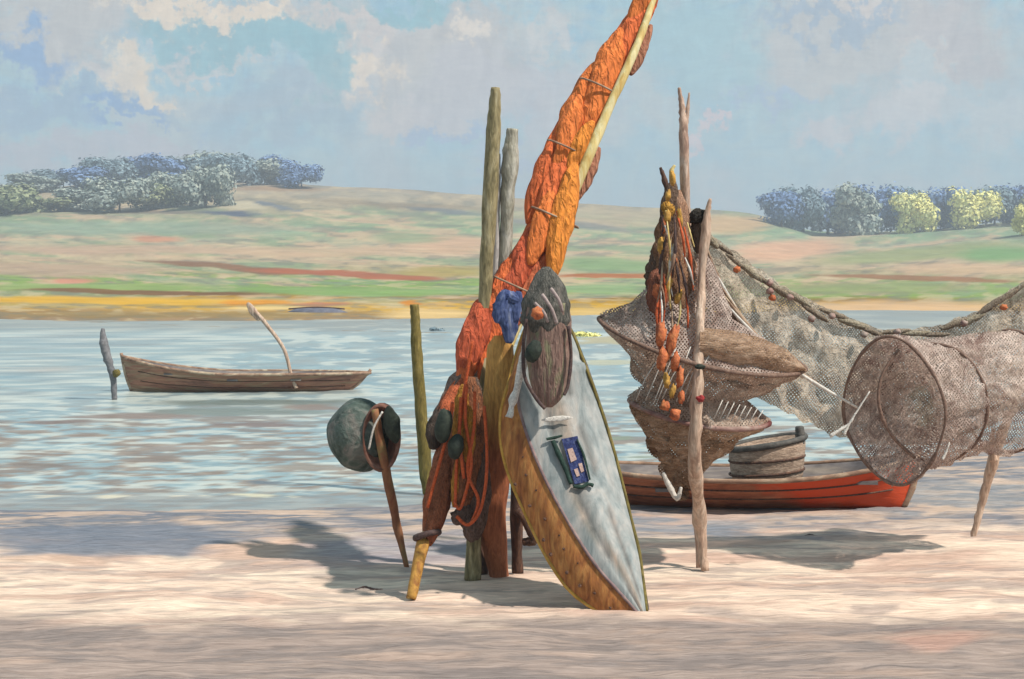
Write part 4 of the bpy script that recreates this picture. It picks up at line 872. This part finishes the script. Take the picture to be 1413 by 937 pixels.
rw = random.Random(5)
for i, (x, y, lab) in enumerate([(1120, 742, 'short dark scrap of weed on the sand in front of the red bowed boat'), (505, 815, 'short dark scrap of weed on the sand left of the spar foot')]):
    p = G(x, y); mb = MB(); tube(mb, [p + Vector((-.07, 0, .008)), p + Vector((-.01, .03, .018)), p + Vector((.05, -.01, .012)), p + Vector((.11, .02, .006))], [.003, .007, .006, .002], 6, .4)
    setp(mb.build('weed_scrap', M['rope_d']), lab, 'weed', 'scraps of weed on the sand')
# ------------------------------------------------------------ great net draped from stake to stake
t = thing('draped_net', P(1100, 600, 10.2), 'great grey brown net draped in a sagging curve between the right-hand stakes', 'net')
top = [(962, 306), (990, 330), (1040, 366), (1090, 400), (1150, 430), (1220, 456), (1290, 451), (1350, 428), (1413, 388), (1478, 330)]
bot = [(968, 500), (1010, 530), (1060, 556), (1110, 582), (1160, 604), (1215, 616), (1290, 612), (1350, 596), (1413, 568), (1470, 520)]
dds = [9.95, 10.0, 10.1, 10.2, 10.3, 10.45, 10.5, 10.5, 10.5, 10.48]
def drape(top, bot, dds, m, name, nn=110, mm=46, amp=.05, sh=0.0, edge=0.0):
    f0 = np.linspace(0, len(top) - 1, nn); r_ = range(len(top)); vs = []; fs = []
    for i, f in enumerate(f0):
        tx, ty, bx_, by_, dd = [float(np.interp(f, r_, a)) for a in ([q[0] for q in top], [q[1] for q in top], [q[0] for q in bot], [q[1] for q in bot], dds)]
        for j in range(mm):
            g = j / (mm - 1); jag = edge * mn.noise(Vector((i * .35, 4 * g, 2)))
            fold = amp * (math.sin(i * .55 + g * 5 + 2 * mn.noise(Vector((i * .05, g, 0)))) * .5 + mn.noise(Vector((i * .12, g * 5, sh))) * 1.4) * min(1, .3 + g * 1.6)
            vs.append(P(tx + (bx_ - tx) * g, ty + (by_ - ty) * g + jag, dd + fold))
    for i in range(nn - 1):
        for j in range(mm - 1): q = i * mm + j; fs.append((q, q + mm, q + mm + 1, q + 1))
    return MB().add(vs, fs).build(name, m, t)
drape(top, bot, dds, M['netdrape'], 'net_sheet', edge=5)
drape([(966, 316), (940, 360), (900, 400), (860, 428), (832, 438)], [(966, 460), (940, 458), (905, 452), (870, 446), (832, 441)], [9.9, 9.85, 9.8, 9.8, 9.8], M['netdrape'], 'net_wing', nn=44, mm=26, amp=.03, sh=5)
mb = MB()
for i in range(22):   # bunched head line
    f = i / 22 * 9; a = [float(np.interp(f, range(10), [q[0] for q in top])), float(np.interp(f, range(10), [q[1] for q in top])), float(np.interp(f, range(10), dds))]
    f2 = min(9, f + .62); b = [float(np.interp(f2, range(10), [q[0] for q in top])), float(np.interp(f2, range(10), [q[1] for q in top])), float(np.interp(f2, range(10), dds))]
    dy_ = 7 + rr.uniform(-3, 5); lobe(mb, P(a[0], a[1] + dy_, a[2] - .04), P(b[0], b[1] + dy_ + rr.uniform(-4, 8), b[2] - .04), S(rr.uniform(6, 11), a[2]), al([(166, 154, 140), (180, 172, 156), (150, 138, 126)][i % 3]), amp=.25, sharp=.45, seg=20, n=18)
mb.build('head_roll', M['mass'], t)
for k in range(7):
    mb = MB(); x0 = 972 + k * 4; y0 = 330 + k * 14; x1 = 1030 + k * 26; y1 = 480 + k * 14
    tube(mb, [P(x0, y0, 9.85), P((x0 + x1) / 2 - 8, (y0 + y1) / 2 + 12, 9.98), P(x1, y1, 10.05)], [.008, .013, .008], 6, .3); mb.build('fold_cord', M['rope_w'] if k % 3 == 0 else M['gunwale'], t)
for x, y in [(1017, 372), (1062, 390), (1066, 411), (1090, 410), (1120, 440), (1148, 436), (1192, 462), (1238, 458), (1385, 424), (1330, 446), (1062, 402)]:
    dd = float(np.interp(x, [q[0] for q in top], dds)) - .12; mb = MB(); blob(mb, P(x, y, dd), (S(5, 10), .03, S(4.5, 10)), amp=.25, seg=10, ring=8, rot=rr.uniform(-.6, .6)); mb.build('cork_float', M['cork'] if (x + y) % 2 else M['maroon'], t)

# ------------------------------------------------------------ hoop net
t = thing('hoop_net', P(1250, 668, 9.95), 'barrel shaped net on big round brown hoops below the draped net', 'net')
def hoop(cx, cy, rx, ry, dd, dep, tilt=0.0, n=48): return [P(cx + rx * math.cos(a) * math.cos(tilt) - ry * math.sin(a) * math.sin(tilt), cy + ry * math.sin(a) * math.cos(tilt) + rx * math.cos(a) * math.sin(tilt), dd + dep * math.cos(a)) for a in [2 * math.pi * k / n for k in range(n)]]
HA = [p + Vector((0, 0, .03 * math.sin(3 * k * math.pi / 24))) for k, p in enumerate(hoop(1234, 567, 70, 97, 9.85, -.25, -.12))]; HB_ = hoop(1290, 556, 72, 82, 10.15, -.22, -.22); HC = hoop(1392, 540, 66, 84, 10.45, -.25, 0)
HM = hoop(1262, 558, 66, 84, 10.0, -.25, -.1); HM2 = hoop(1342, 545, 62, 76, 10.3, -.25, -.05)
H0 = hoop(1268, 560, 20, 28, 10.3, -.06, -.1)
for H in (HA, HB_, HC):
    mb = MB(); tube(mb, H + [H[0]], .0115, 8, .35, sub=2, caps=False); mb.build('hoop', M['hoop'], t)
mb = MB(); tube(mb, [P(1240, 482, 9.8), P(1216, 520, 9.78), P(1213, 560, 9.78), P(1230, 600, 9.8), P(1262, 632, 9.84)], .011, 7, .2); mb.build('inner_hoop', M['hoop'], t)
sleeve([H0, HA], M['netthin'], 'front_cone', .02, 8); sleeve([HA, HM, HB_], M['netthin'], 'middle_sleeve', .07); sleeve([HB_, HM2, HC], M['netthin'], 'rear_sleeve', .07)
for pts in ([(1164, 600), (1176, 578), (1200, 540)], [(1300, 634), (1306, 622), (1310, 610)], [(1145, 602), (1172, 584), (1180, 570)]):
    mb = MB(); tube(mb, [P(x, y, 9.7) for x, y in pts], [.012, .008, .004], 6, .3); mb.build('tie_cord', M['rope_w'], t)

# ------------------------------------------------------------ air
HAZE = 0.0011
mh = bpy.data.materials.new('haze_air'); mh.use_nodes = True; nt = mh.node_tree; nt.nodes.clear()
o_ = nt.nodes.new('ShaderNodeOutputMaterial'); pv = nt.nodes.new('ShaderNodeVolumePrincipled'); pv.inputs['Density'].default_value = HAZE
pv.inputs['Color'].default_value = (.80, .88, 1.0, 1); pv.inputs['Anisotropy'].default_value = 0.1; nt.links.new(pv.outputs[0], o_.inputs['Volume'])
mb = MB(); x0, x1, y0, y1, z0, z1 = -1900, 1900, -60, 1700, -8, 90
box8(mb, [(x0, y0, z0), (x1, y0, z0), (x1, y0, z1), (x0, y0, z1), (x0, y1, z0), (x1, y1, z0), (x1, y1, z1), (x0, y1, z1)])
if HAZE > 0:
    hz = mb.build('haze', mh, None, False); hz['kind'] = 'stuff'
for o in bpy.data.objects:
    for k_ in ('_b', '_mesh'):
        if k_ in o: del o[k_]
